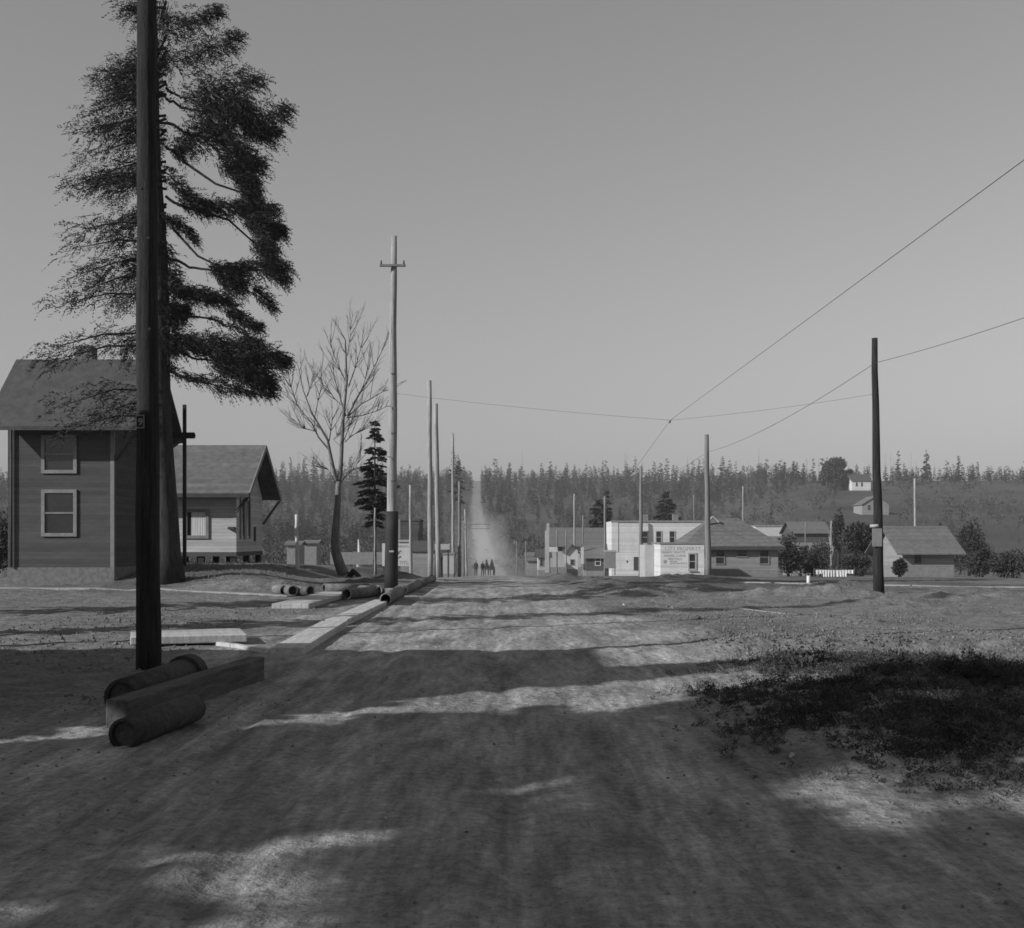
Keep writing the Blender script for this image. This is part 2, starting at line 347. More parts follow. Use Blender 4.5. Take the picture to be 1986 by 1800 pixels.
def blob(rx, ry, rz, n, size, clumps=12, thin=.6, hollow=.45, flat=.0):
    cs = unit(NR.normal(size=(clumps, 3))) * NR.uniform(.25, .8, (clumps, 1)); cr = NR.uniform(.25, .5, clumps)
    i = NR.integers(0, clumps, n); q = cs[i] + unit(NR.normal(size=(n, 3))) * (cr[i] * NR.uniform(.3, 1.05, n) ** .5)[:, None]
    P = q * np.array([rx, ry, rz]); P[:, 2] += rz
    D = unit(q + NR.normal(size=(n, 3)) * .7); L = size * NR.uniform(.5, 1.3, n)
    return sprays(P, D, L, L * thin)
def bare(h, spread, n, tw, up=.9):                   # bare stems
    P = np.zeros((n, 3)); P[:, :2] = NR.normal(size=(n, 2)) * spread * .25
    D = unit(np.concatenate([NR.normal(size=(n, 2)) * spread / h, np.full((n, 1), up)], 1)); L = h * NR.uniform(.5, 1, n)
    A = sprays(P, D, L, np.full(n, tw))
    m = n * 4; j = NR.integers(0, n, m); t = NR.uniform(.35, .95, m); P2 = P[j] + D[j] * (L[j] * t)[:, None]
    D2 = unit(D[j] + NR.normal(size=(m, 3)) * .45); L2 = h * .3 * NR.uniform(.4, 1, m)
    return np.concatenate([A, sprays(P2, D2, L2, np.full(m, tw * .8))])

# ------------------------------------------------------------------ poles
def pole(px, Y, top, w0, w1, label, m='polelight', lean=0, tarred=None, bands=None, group='wooden poles along the street', name='utility_pole', wpx=True):
    x = X_(px, Y); z0 = G(x, Y); h = Z_(top, Y) - z0
    t = thing(name, label, 'pole', (x, Y, z0), 0, group)
    r0 = w0 * Y / F / 2; r1 = w1 * Y / F / 2; lx = lean * Y / F
    K = 9; pts = [(lx * k / (K - 1) + .012 * math.sin(k * 2.1 + px), .02 * math.sin(k + px), -.25 + (h + .25) * k / (K - 1)) for k in range(K)]
    rr = [(r0 + (r1 - r0) * (k / (K - 1)) ** .8) for k in range(K)]
    MB().tube(pts, rr, 16 if Y < 60 else 9).build('shaft', M[m], t)
    if tarred is not None:
        zt = Z_(tarred, Y) - z0; f = zt / h
        MB().tube([(lx * f * k / 4 + .012 * math.sin(k * .5 + px), 0, -.2 + (zt + .2) * k / 4) for k in range(5)], [r0 * 1.05 + (r0 + (r1 - r0) * f - r0) * k / 4 + .012 for k in range(5)], 16).build('tarred_butt', M['tar'], t)
    return t, lx, h, r0, r1
def arms(t, specs, m='polemid'):
    for (x0, x1, z, th, yo) in specs: MB().box(x0, x1, yo - .05, yo + .05, z - th / 2, z + th / 2).build('crossarm', M[m], t)

t, lx, h, r0, r1 = pole(759, 40, 458, 25, 11, 'tallest weathered pole beside the road with a tarred dark foot and short crossarm', tarred=992, lean=5)
arms(t, [(-.45 + lx * .9, .42 + lx * .9, h - 1.03, .07, -.17)])
for s in (-.40, .36):
    MB().tube([(s + lx * .9, -.17, h - .99), (s + lx * .9, -.17, h - .86)], [.03, .022], 8).build('insulator', M['iron'], t)
for k, zz in enumerate((7.2, 6.1, 5.2, 4.4, 3.6)):
    MB().tube([(0, -.16, zz), (-.13 if k % 2 else .18, -.24, zz)], .012, 6).build('climbing_spike', M['iron'], t)
MB().box(-.05, .10, -.235, -.215, 1.2, 1.26).build('notice', M['plaster'], t)
lefts = [(835, 67, 738, 11.5, 8, 'second pole on the left, pale and slim, next to the tall tarred pole', 'polelight', -2),
         (851, 77, 783, 10.5, 8.5, 'third pole on the left, leaning a little to the left', 'polelight', -6),
         (879, 95, 842, 7, 4.5, 'fourth pole on the left, tall and thin against the far wood', 'polelight', -1),
         (891, 101, 934, 6.5, 5, 'fifth pole on the left, short and patched dark halfway', 'polemid', 0),
         (905, 135, 988, 4.5, 3.5, 'farthest short pole on the left of the road', 'polelight', -3),
         (797, 62, 941, 7, 5.5, 'thin pale pole standing behind the white advertisement board', 'polelight', -1),
         (899, 118, 1010, 4, 3.5, 'small dark pole just left of the wagon', 'polemid', 0)]
LP = {}
for (px, Y, top, a, b, lab, mm, ln) in lefts:
    LP[px] = pole(px, Y, top, a, b, lab, mm, ln)
arms(LP[905][0], [(-.3, 2.6, LP[905][2] - 1.7, .07, -.1), (-.3, 2.6, LP[905][2] - 2.2, .07, -.1)])
pole(577, 49.2, 998, 8.5, 6.5, 'short white painted post standing on the shaded bank', 'whitetrim', -2, name='white_post', group='single posts')
pole(727, 68, 985, 3.5, 3, 'thin pale pole under the small fir', 'polelight', 0, group='single posts')
t, lx, h, r0, r1 = pole(1705, 35, 656, 22, 11, 'dark pole on the right with a pale band of notices', 'poledark', -9)
z1 = Z_(1023, 35) - G(X_(1705, 35), 35)
MB().tube([(-.115 + .0, -.004, z1 + .0), (-.118, -.004, z1 + .09)], [.152, .151], 20).build('metal_band', M['concrete'], t)
MB().box(-.25, .03, -.178, -.150, z1 - .56, z1 - .03).build('notice', M['trimmid'], t)
rights = [(1374, 71, 843, 13, 8.5, 'second pole on the right, in front of the hipped cottage', 'polemid', -4),
          (1243, 106, 905, 9, 5.5, 'third pole on the right, in front of the white two-storey building', 'polemid', 0),
          (1174, 143, 963, 6, 4.5, 'fourth pole on the right, left of the white two-storey building', 'polemid', -1),
          (1114, 165, 958, 4, 3.5, 'pale thin pole rising through the grey roof', 'polelight', 0),
          (1441, 210, 943, 3.2, 2.6, 'pale distant pole behind the hipped roof', 'polelight', 0),
          (1776, 190, 928, 5, 4.5, 'pale pole above the roof at the right', 'polelight', -2),
          (1131, 175, 1000, 3, 3, 'thin pole above the dark cottage', 'polemid', 0),
          (1098, 150, 1030, 3, 3, 'low grey post before the far grey roof', 'polemid', 0),
          (1346, 190, 960, 2.6, 2.4, 'thin grey pole above the white parapet', 'polemid', 0),
          (1562, 130, 1012, 2.6, 2.4, 'thin grey pole among the shrubs behind the laundry', 'polemid', 0),
          (1612, 120, 1010, 2.6, 2.4, 'thin pale pole rising over the laundry', 'polelight', 0),
          (1002, 170, 1050, 2.4, 2.2, 'thin stake at the right of the dusty road', 'polemid', 0),
          (1020, 165, 1050, 2.4, 2.2, 'thin stake second to the right of the dusty road', 'polemid', 0),
          (1080, 152, 1028, 3, 3, 'grey post in front of the pale false-front shop', 'polemid', 0)]
for (px, Y, top, a, b, lab, mm, ln) in rights: pole(px, Y, top, a, b, lab, mm, ln)
def near_pole(px, label, plate):
    Y = 14.4; x = X_(px, Y)
    t = thing('utility_pole', label, 'pole', (x, Y, G(x, Y)))
    K = 14; MB().tube([(-.03 * k / K + .006 * math.sin(k * 1.7), 0, -.3 + 9.3 * k / (K - 1)) for k in range(K)], [.150 - .045 * k / (K - 1) + .004 * math.sin(k * 2.3) for k in range(K)], 24).build('shaft', M['poledark'], t)
    for (az, z) in ((-1.9, 2.5), (-1.3, 5.2), (-2.0, 5.8), (-1.2, 4.1)):
        MB().tube([(math.cos(az) * .08, math.sin(az) * .08, z), (math.cos(az) * .133, math.sin(az) * .133, z + .01)], [.03, .02], 8).build('knot', M['bark'], t)
    if plate:
        z = Z_(820, Y) - G(x, Y)
        p = MB().box(-.105, -.005, -.152, -.138, z - .08, z + .08).build('number_plate', M['tar'], t)
        f = MB(); f.box(-.105, -.005, -.1545, -.1522, z + .072, z + .08); f.box(-.105, -.005, -.1545, -.1522, z - .08, z - .072); f.box(-.105, -.098, -.1545, -.1522, z - .0718, z + .0718); f.box(-.012, -.005, -.1545, -.1522, z - .0718, z + .0718)
        f.build('plate_border', M['concrete'], p)
        text('9', .115, M['concrete'], p, (-.078, -.1535, z - .042), name='numeral')
    return t
def text(s, size, m, parent, loc, rz=0, name='lettering', sx=1.0):
    c = bpy.data.curves.new('txt', 'FONT'); c.body = s; c.size = size; c.extrude = .002; c.resolution_u = 3
    o = bpy.data.objects.new('txt', c); COL.objects.link(o)
    me = bpy.data.meshes.new_from_object(o.evaluated_get(bpy.context.evaluated_depsgraph_get())); bpy.data.objects.remove(o)
    me.materials.clear(); me.materials.append(m)
    r = link(name, me, parent, loc); r.rotation_euler = (math.pi / 2, 0, rz); r.scale = (sx, 1, 1); return r
near_pole(288, 'massive dark pole with a number 9 plate in front of the big fir trunk', True)
# post with crossboard in front of each cottage
def cross_post(px, label):
    Y = 45; x = X_(px, Y); z0 = G(x, Y)
    t = thing('crossarm_post', label, 'post', (x, Y, z0))
    MB().box(-.06, .06, -.06, .06, -.2, Z_(785, Y) - z0).build('post', M['tar'], t)
    MB().box(-.75, .40, -.10, -.0605, Z_(851, Y) - z0, Z_(839, Y) - z0).build('crossboard', M['tar'], t)
    MB().box(.22, .40, .0, .06, Z_(849, Y) - z0, Z_(841, Y) - z0).build('crossboard_block', M['tar'], t)
cross_post(358, 'dark square post with a crossboard before the left shingled cottage')

# ------------------------------------------------------------------ wires
def wire(p0, p1, sag, r, label, n=24, name='overhead_wire'):
    p0 = Vector(p0); p1 = Vector(p1)
    pts = [p0.lerp(p1, k / n) - Vector((0, 0, 4 * sag * (k / n) * (1 - k / n))) for k in range(n + 1)]
    o = MB().tube(pts, r, 5).build(name, M['wire']); tag(o, label, 'wire', 'wires over the street')
Yt = 37.6; J = (X_(1300, Yt), Yt, Z_(815, Yt))
wire((X_(766, 40), 40, Z_(763, 40)), J, .06, .006, 'span wire from the tallest left pole to the trolley wire junction')
wire(J, (X_(1697, 35), 35, Z_(764, 35)), .06, .006, 'span wire from the trolley wire junction to the dark right pole')
wire(J, (J[0] + .1, -4, J[2]), .0, .006, 'trolley wire running from its junction towards the viewer')
wire(J, (J[0] + 2.5, 150, J[2] - 4.2), .5, .006, 'trolley wire running from its junction down the far street')
a = (X_(1697, 35), 35, Z_(704, 35)); b = (X_(1371, 71), 71, Z_(877, 71)); c = (X_(1243, 106), 106, Z_(938, 106)); d = (X_(1174, 143), 143, Z_(985, 143))
wire(a, (a[0] + .4, -5, a[2]), .7, .009, 'power line from the dark right pole towards the viewer')
wire(a, b, .35, .011, 'power line between the dark right pole and the second pole on the right')
wire(b, c, .35, .013, 'power line between the second and third pole on the right')
wire(c, d, .35, .013, 'power line between the third and fourth pole on the right')
wire((X_(766, 40) - .1, 40, Z_(763, 40)), (X_(700, 46), 46, Z_(802, 46)), .1, .009, 'guy wire from the tallest left pole back into the bare tree')
wire((J[0], J[1], J[2]), (J[0] - .03, J[1] + .01, J[2] - .09), 0, .035, 'small hanger where the span wire meets the trolley wire', 2, 'wire_hanger')

# ------------------------------------------------------------------ houses
def gable_roof(mb, x0, x1, y0, y1, ze, zr, th=.12, axis='x'):
    """two sloped slabs, ridge along x (or y)"""
    if axis == 'x':
        ym = (y0 + y1) / 2
        A = [(x0, y0, ze), (x1, y0, ze), (x1, ym, zr), (x0, ym, zr)]; B = [(x0, ym, zr), (x1, ym, zr), (x1, y1, ze), (x0, y1, ze)]
    else:
        xm = (x0 + x1) / 2
        A = [(x0, y1, ze), (x0, y0, ze), (xm, y0, zr), (xm, y1, zr)]; B = [(xm, y1, zr), (xm, y0, zr), (x1, y0, ze), (x1, y1, ze)]
    for q in (A, B):
        lo = [(p[0], p[1], p[2] - th) for p in q]
        mb.add(q + lo, [(0, 1, 2, 3), (7, 6, 5, 4), (0, 4, 5, 1), (1, 5, 6, 2), (2, 6, 7, 3), (3, 7, 4, 0)])
    return mb
def gable_walls(mb, x0, x1, y0, y1, z0, zt, zr, axis='x'):
    mb.add([(x0, y0, z0), (x1, y0, z0), (x1, y1, z0), (x0, y1, z0), (x0, y0, zt), (x1, y0, zt), (x1, y1, zt), (x0, y1, zt)],
           [(0, 1, 5, 4), (1, 2, 6, 5), (2, 3, 7, 6), (3, 0, 4, 7), (0, 3, 2, 1)])
    if axis == 'x':
        ym = (y0 + y1) / 2
        mb.add([(x0, y0, zt), (x0, y1, zt), (x0, ym, zr), (x1, y0, zt), (x1, y1, zt), (x1, ym, zr)], [(0, 2, 1), (3, 4, 5)])
    else:
        xm = (x0 + x1) / 2
        mb.add([(x0, y0, zt), (x1, y0, zt), (xm, y0, zr), (x0, y1, zt), (x1, y1, zt), (xm, y1, zr)], [(0, 1, 2), (4, 3, 5)])
    return mb
def window(t, x0, x1, z0, z1, y, frame='trim', fw=.09, curtain=False, sash=True, glass='glass'):
    w_ = link('window', None, t)
    f = MB(); f.box(x0 - fw, x0, y - .06, y - .002, z0 - fw, z1 + fw); f.box(x1, x1 + fw, y - .06, y - .002, z0 - fw, z1 + fw)
    f.box(x0, x1, y - .06, y - .002, z1, z1 + fw); f.box(x0, x1, y - .06, y - .002, z0 - fw, z0)
    if sash: f.box(x0, x1, y - .05, y - .012, (z0 + z1) / 2 - .03, (z0 + z1) / 2 + .03)
    f.build('frame', M[frame], w_)
    MB().box(x0, x1, y - .010, y - .003, z0, z1).build('pane', M[glass], w_)
    if curtain:
        mb = MB(); n = 24; xs = [x0 + (x1 - x0) * (.22 + .78 * k / n) for k in range(n + 1)]
        vs = [(x, y - .022 - .006 * math.sin(k * 2.2), z) for z in (z0, z1) for k, x in enumerate(xs)]
        mb.add(vs, [(k, k + 1, n + 2 + k, n + 1 + k) for k in range(n)]); mb.build('curtain', M['curtain'], w_)
    return w_
def cottage(label, xr, xl, rot=0, over_l=.6):
    """shingled cottage, ridge left to right, gable end to the right; xr/xl: right and left wall in metres"""
    Y0, Y1 = 50.0, 55.2; z0 = .74
    W = xr - xl; t = thing('cottage', label, 'house', (xl + W * math.cos(rot), Y0 + W * math.sin(rot), z0), rot)
    D = Y1 - Y0; f = .30; zt = 2.78; zr = 2.78 + (D / 2) * .86
    w_ = gable_walls(MB(), -W, 0, 0, D, f, zt, zr - .12).build('wall', M['siding'], t)
    MB().box(-.11, .012, -.012, .11, f, zt).build('corner_board', M['siding'], t)
    gable_roof(MB(), -W - .6, .68, -1.0, D + 1.0, zt + .10 - .86, zr + .10 - 0, .10).build('roof', M['shingle'], t) if False else None
    pitch = (zr - zt) / (D / 2); ze = zt - pitch * 1.0 + .62
    rf = gable_roof(MB(), -W - over_l, .70, -.7, D + .8, 2.78, 5.02, .10).build('roof', M['shingle'], t)
    # barge boards along the right rake
    ym = D / 2
    b = MB(); b.bar((.725, -.72, 2.70), (.725, ym, 4.92), .05, .2, (0, -.6, 1)); b.bar((.725, ym, 4.92), (.725, D + .82, 2.70), .05, .2, (0, .6, 1))
    b.build('barge_board', M['trimmid'], rf)
    MB().box(-W - over_l, .70, -.76, -.70, 2.58, 2.74).build('gutter_board', M['trim'], rf)
    for yy in (-.6, D + .65):
        MB().bar((.66, yy, 2.62), (.05, yy * .4 + (D * .55 if yy > 0 else 0), 1.55 if yy > 0 else 2.0), .07, .09).build('bracket', M['trim'], t)
    MB().bar((.6, D / 2, 4.7), (.05, D / 2, 3.9), .07, .09).build('bracket', M['trim'], t)
    # ceiling under the eaves (dark soffit)
    MB().box(-W - over_l + .1, .60, -.66, -.02, 2.60, 2.64).build('soffit', M['trim'], t)
    window(t, -2.05, -1.28, 1.00, 1.98, 0, 'trimmid', .13, curtain=True, sash=False)
    MB().box(-.30, -.03, -.25, -.002, 1.25, 1.36).build('wall_lamp', M['trim'], t)
    # tall window of two narrow lights on the gable wall
    w2 = link('window', None, t)
    for (a_, b_) in ((.75, 1.35), (1.75, 2.45)):
        MB().box(.003, .012, a_, b_, .98, 2.55).build('pane', M['glass'], w2)
    fr = MB(); fr.box(.002, .06, .63, .75, .85, 2.68); fr.box(.002, .06, 1.35, 1.75, .85, 2.68); fr.box(.002, .06, 2.45, 2.57, .85, 2.68); fr.build('frame', M['trimmid'], w2)
    MB().box(.003, .06, 3.4, 3.65, .75, 1.4).build('vent', M['trim'], t)
    MB().box(-W - .02, .02, -.03, D + .03, f - .18, f).build('sill_beam', M['timberdark'], t)
    k = 0
    for yy in (.15, D / 2, D - .15):
        xx = -.15
        while xx > -W:
            MB().box(xx - .12, xx + .12, yy - .12, yy + .12, -.6, f - .18).build('stilt', M['tar'], t); xx -= 1.35
    MB().box(-W + .9, -W + 1.4, D / 2 - .25, D / 2 + .25, 4.6, 5.7).build('chimney', M['brick'], t)
    return t
cottage('grey shingled cottage at the left, gable end towards the street, curtained window', X_(458, 50), X_(180, 50))
def tall_house():
    Y0, Y1 = 41.4, 45.2; xr = -13.9; z0 = .6
    t = thing('house', 'tall dark-roofed house behind the left fir trunk, bracketed eave on its right', 'house', (xr, Y0, z0)); D = Y1 - Y0; W = 3.7
    gable_walls(MB(), -W, 0, 0, D, 0, 5.3, 7.0).build('wall', M['sidingdark'], t); MB().box(-.12, .012, -.014, .10, 0, 4.9).build('corner_board', M['trimmid'], t); MB().tube([(-W + .15, -.08, 0), (-W + .15, -.08, 4.9)], .04, 8).build('downpipe', M['trim'], t); MB().box(-W / 2 - .3, -W / 2 + .3, D / 2 + .3, D / 2 + .9, 6.3, 8.1).build('chimney', M['brick'], t)
    rf = gable_roof(MB(), -W - .5, 1.15, -.9, D + .9, 4.85, 7.55, .14).build('roof', M['shingledark'], t)
    MB().bar((1.1, D + .75, 4.85), (.03, D - .1, 3.8), .12, .14).build('bracket', M['trim'], t)
    MB().bar((1.1, -.75, 4.85), (.03, .1, 3.8), .12, .14).build('bracket', M['trim'], t)
    window(t, -2.4, -1.4, 1.2, 2.6, 0, 'trimmid', .12)
    window(t, -2.4, -1.4, 3.4, 4.5, 0, 'trimmid', .12)
    MB().box(-W - .02, .02, -.02, D + .02, -1.3, 0).build('foundation', M['brick'], t)
tall_house()

def simple_house(name, label, px0, px1, Y, D, base_py, eave_py, ridge_py, wall, roof, axis='x', over=.35, wins=(), frame='whitetrim', chim=None, cat='house', hip=False, group=None):
    x0, x1 = X_(px0, Y), X_(px1, Y); zb = Z_(base_py, Y); xm = (x0 + x1) / 2
    gz = min(G(x0, Y), G(x1, Y), G(x0, Y + D), G(x1, Y + D), zb)
    t = thing(name, label, cat, (xm, Y, zb), 0, group); a, b = x0 - xm, x1 - xm
    ze = Z_(eave_py, Y) - zb; zr = Z_(ridge_py, Y + (D / 2 if axis == 'x' else 0)) - zb
    if hip:
        MB().box(a, b, 0, D, 0, ze).build('wall', M[wall], t)
        o = over; hx = hip * (b - a); ym = D / 2
        V = [(a - o, -o, ze), (b + o, -o, ze), (b + o, D + o, ze), (a - o, D + o, ze), (a + hx, ym, zr), (b - hx, ym, zr)]
        V2 = [(p[0], p[1], p[2] - .1) for p in V[:4]]
        rf = MB().add(V + V2, [(0, 1, 5, 4), (1, 2, 5), (2, 3, 4, 5), (3, 0, 4), (0, 6, 7, 1), (1, 7, 8, 2), (2, 8, 9, 3), (3, 9, 6, 0), (9, 8, 7, 6)]).build('roof', M[roof], t)
        MB().box(a - o - .02, b + o + .02, -o - .05, -o - .002, ze - .28, ze + .02).build('fascia', M['trim'], rf)
    else:
        gable_walls(MB(), a, b, 0, D, 0, ze, zr - .08, axis).build('wall', M[wall], t)
        rf = gable_roof(MB(), a - over, b + over, -over, D + over, ze - (over * (zr - ze) / (D / 2 if axis == 'x' else (b - a) / 2)) + .06, zr + .06, .1, axis).build('roof', M[roof], t)
    if zb - gz > .02: MB().box(a + .01, b - .01, .01, D - .01, gz - zb - .3, 0).build('foundation', M['trimmid'], t)
    for (p0, p1, q0, q1, cur) in wins: window(t, X_(p0, Y) - xm, X_(p1, Y) - xm, Z_(q1, Y) - zb, Z_(q0, Y) - zb, 0, frame, .09, cur)
    if chim:
        cx, cz = X_(chim[0], Y + D / 2) - xm, Z_(chim[1], Y + D / 2) - zb
        MB().box(cx - .3, cx + .3, D / 2 - .3, D / 2 + .3, ze, cz).build('chimney', M['brick'], rf)
    return t, xm, zb
# hipped cottage on the right
t, xm, zb = simple_house('cottage', 'low cottage with a big hipped roof and pale walls behind the second right pole', 1332, 1509, 100, 8, 1106, 1060, 1005, 'sidingmid', 'shingle', over=.5, hip=.34,
    wins=((1389, 1404, 1068, 1093, False), (1430, 1448, 1067, 1079, False), (1474, 1490, 1068, 1093, False)), frame='trimmid')
zr = Z_(1010, 104) - zb
MB().bar((X_(1380, 100) - xm, 2.8, zr - .15), (X_(1393, 100) - xm, 2.8, zr + .35), .3, .06).build('dormer_board', M['whitetrim'], t)
MB().bar((X_(1393, 100) - xm, 2.8, zr + .35), (X_(1405, 100) - xm, 2.8, zr - .15), .3, .06).build('dormer_board', M['whitetrim'], t)
# white two-storey block
def white_block():
    Y = 146; x0, x1 = X_(1186, Y), X_(1368, Y); xm = (x0 + x1) / 2; zb = Z_(1118, Y); zt = Z_(1011, Y) - zb; D = 12
    t = thing('shop_building', 'white two-storey flat-topped building with a row of upper windows', 'building', (xm, Y, zb)); a, b = x0 - xm, x1 - xm
    MB().box(a, b, 0, D, -.6, zt).build('wall', M['white'], t)
    MB().box(a - .08, b + .08, -.10, -.004, zt - .12, zt + .10).build('parapet_cap', M['trimmid'], t)
    P = lambda p: X_(p, Y) - xm
    Q = lambda q: Z_(q, Y) - zb
    for (p0, p1) in ((1246, 1256), (1273, 1282), (1299, 1308), (1343, 1352)): window(t, P(p0), P(p1), Q(1053), Q(1031), 0, 'concrete', .1)
    MB().box(P(1229), P(1237), -.06, -.002, Q(1106), Q(1080)).build('door', M['trim'], t)
    MB().box(P(1215), P(1217), -.05, -.002, Q(1091), Q(1087)).build('vent', M['trim'], t)
    MB().box(P(1240), P(1368), -.05, -.003, Q(1057), Q(1055)).build('string_course', M['concrete'], t)
    MB().box(P(1187), P(1199), -.06, -.003, Q(1070), Q(1012)).build('corner_board', M['white'], t)
    for p in (1257, 1317): MB().box(P(p) - .35, P(p) + .35, 3, 3.7, zt - .2, zt + .9).build('chimney', M['brick'], t)
    return t
white_block()
def sign_shed():
    Y = 93; x0, x1 = X_(1281, Y), X_(1366, Y); xm = (x0 + x1) / 2; zb = Z_(1117, Y); zt = Z_(1055, Y) - zb; a, b = x0 - xm, x1 - xm
    t = thing('office', 'white single-storey office with a painted CITY PROPERTY sign on its wall', 'building', (xm, Y, zb))
    MB().box(a, b, 0, 5, -.6, zt).build('wall', M['white'], t)
    MB().box(a - .1, b + .1, -.08, 5, zt, zt + .12).build('roof', M['trimmid'], t)
    P = lambda p: X_(p, Y) - xm
    Q = lambda q: Z_(q, Y) - zb
    window(t, P(1337), P(1348), Q(1103), Q(1075), 0, 'concrete', .12)
    MB().box(P(1334), P(1352), -.14, -.065, Q(1108), Q(1106.4)).build('window_sill', M['concrete'], t)
    for s, p0, q, sz, sx, mm in (('CITY PROPERTY', 1289, 1067, .52, 1.04, 'inkpale'), ('FARMS TRACTS', 1284, 1073, .30, 1.2, 'inkpale'), ('HOMES LOANS', 1288, 1079.5, .33, 1.05, 'inkpale'), ('RENTALS', 1296, 1086, .34, 1.05, 'inkpale'), ('NOTARY', 1299, 1090, .2, 1, 'inkpale'), ('INSURANCE', 1299, 1094, .28, 1.25, 'inkpale')):
        text(s, sz * .727, M[mm], t, (P(p0), -.008, Q(q)), sx=sx)
    MB().tube([(P(1290), -.006, Q(1089.5)), (P(1290), -.001, Q(1089.5))], .14, 16).build('painted_disc', M['inkpale'], t)
    # lean-to between the two white buildings
sign_shed()
t = thing('shed', 'narrow white lean-to joined to the left of the painted-sign office', 'shed', (X_(1266, 97), 97, Z_(1117, 97)))
wd = 15 * 97 / F; MB().box(-wd, wd, 0, 4, -.5, Z_(1057, 97) - Z_(1117, 97)).build('wall', M['plaster'], t)
MB().box(wd - .4, wd - .15, -.05, -.002, .2, .9).build('hatch', M['trimmid'], t)
# dark cottage, far house and shops in the middle distance
simple_house('cottage', 'small dark cottage with one white-framed window beside the white block', 1136, 1178, 150, 6, 1107, 1080, 1055, 'sidingdark', 'shingle', over=.35, wins=((1155, 1164, 1082, 1096, False),), frame='whitetrim')
simple_house('house', 'wide grey-roofed house with white eave boards behind the dark cottage', 1066, 1177, 185, 9, 1100, 1056, 1024, 'plaster', 'shingle', over=.6, wins=((1072, 1078, 1060, 1068, False), (1084, 1090, 1060, 1068, False)), frame='trimmid')
simple_house('house', 'pale gable-fronted house with a dark porch left of the dark cottage', 1100, 1121, 160, 7, 1104, 1068, 1056, 'whitetrim', 'shingledark', 'y', wins=((1107, 1113, 1086, 1095, False),), frame='trimmid')
simple_house('shop', 'tiny pale shop with small windows near the dusty road', 1044, 1066, 158, 7, 1106, 1080, 1066, 'plaster', 'shingledark', wins=((1048, 1053, 1087, 1097, False), (1058, 1062, 1087, 1097, False)), frame='trimmid')
simple_house('shed', 'low grey shed with a light slanting gable nearest the dusty road', 1022, 1043, 170, 6, 1106, 1086, 1072, 'sidingmid', 'shingle')
t = thing('false_front', 'tall narrow pale signboard front rising above the tiny shop', 'facade', (X_(1061, 156), 156, Z_(1106, 156)))
MB().box(-.28, .28, 0, .25, -.3, 5.2).build('board', M['plaster'], t); MB().box(-.06, .3, .02, .2, 5.2, 6.2).build('upright', M['concrete'], t)
t = thing('awning', 'pale shop awning in front of the grey-roofed house', 'awning', (X_(1078, 150), 150, Z_(1106, 150)))
MB().bar((-.3, 0, 2.3), (-.3, 1.6, 2.9), 1.1, .06).build('canopy', M['plaster'], t)
for q in (-.75, .15): MB().box(q - .05, q + .05, 0, .1, -.4, 2.3).build('leg', M['trim'], t)
t = thing('signboard', 'white board standing between the pale gable house and the dark cottage', 'sign', (X_(1129, 147), 147, Z_(1108, 147)))
MB().box(-.15, .2, 0, .1, .9, 3.0).build('board', M['whitetrim'], t); MB().box(-.1, .0, .02, .09, -.4, .9).build('leg', M['trimmid'], t)
t = thing('advertisement_board', 'grey hoarding leaning against the left corner of the white block', 'sign', (X_(1187, 140), 140, Z_(1109, 140)))
MB().box(-.9, .45, 0, .12, .4, 2.5).build('board', M['trimmid'], t); MB().box(-.95, .5, -.03, -.002, 2.36, 2.56).build('top_rail', M['plaster'], t)
for q in (-.8, .35): MB().box(q - .05, q + .05, .01, .1, -.4, .4).build('leg', M['trim'], t)
# right-hand houses
simple_house('house', 'low pale house with a grey roof at the right behind the dark pole', 1752, 1850, 92, 7, 1098, 1066, 1022, 'sidingmid', 'shingle', over=.7, wins=((1776, 1784, 1070, 1090, False),), frame='trim')
simple_house('warehouse', 'long white flat building showing over the hipped roof', 1466, 1534, 215, 9, 1040, 1021, 1019, 'whitetrim', 'trimmid', over=.1, wins=((1524, 1527, 1022, 1027, False),), frame='trimmid', cat='building')
simple_house('house', 'grey-roofed house among shrubs right of the long white building', 1540, 1606, 190, 8, 1052, 1032, 1012, 'sidingdark', 'shingle', over=.5, frame='trimmid')
simple_house('house', 'bright white farmhouse on the hillside crest beside the big tree', 1652, 1689, 498, 7, 951, 932, 920, 'white', 'shingledark', wins=((1660, 1663, 936, 943, False), (1670, 1673, 936, 943, False)), frame='trimmid')
simple_house('house', 'pale gabled house halfway up the right hillside', 1672, 1724, 360, 9, 998, 978, 962, 'sidingmid', 'shingle', 'y', wins=((1683, 1688, 980, 989, False),), frame='trimmid')
simple_house('shed', 'small pale shed on the left slope behind the white post', 556, 580, 150, 4, 1066, 1056, 1050, 'sidingmid', 'shingle')
simple_house('shed', 'second pale shed on the left slope, nearer the bare tree', 590, 614, 160, 4, 1064, 1053, 1048, 'sidingmid', 'shingle')
simple_house('shed', 'tiny white shed in the trees of the right slope', 1620, 1640, 200, 4, 1046, 1028, 1022, 'plaster', 'shingle')
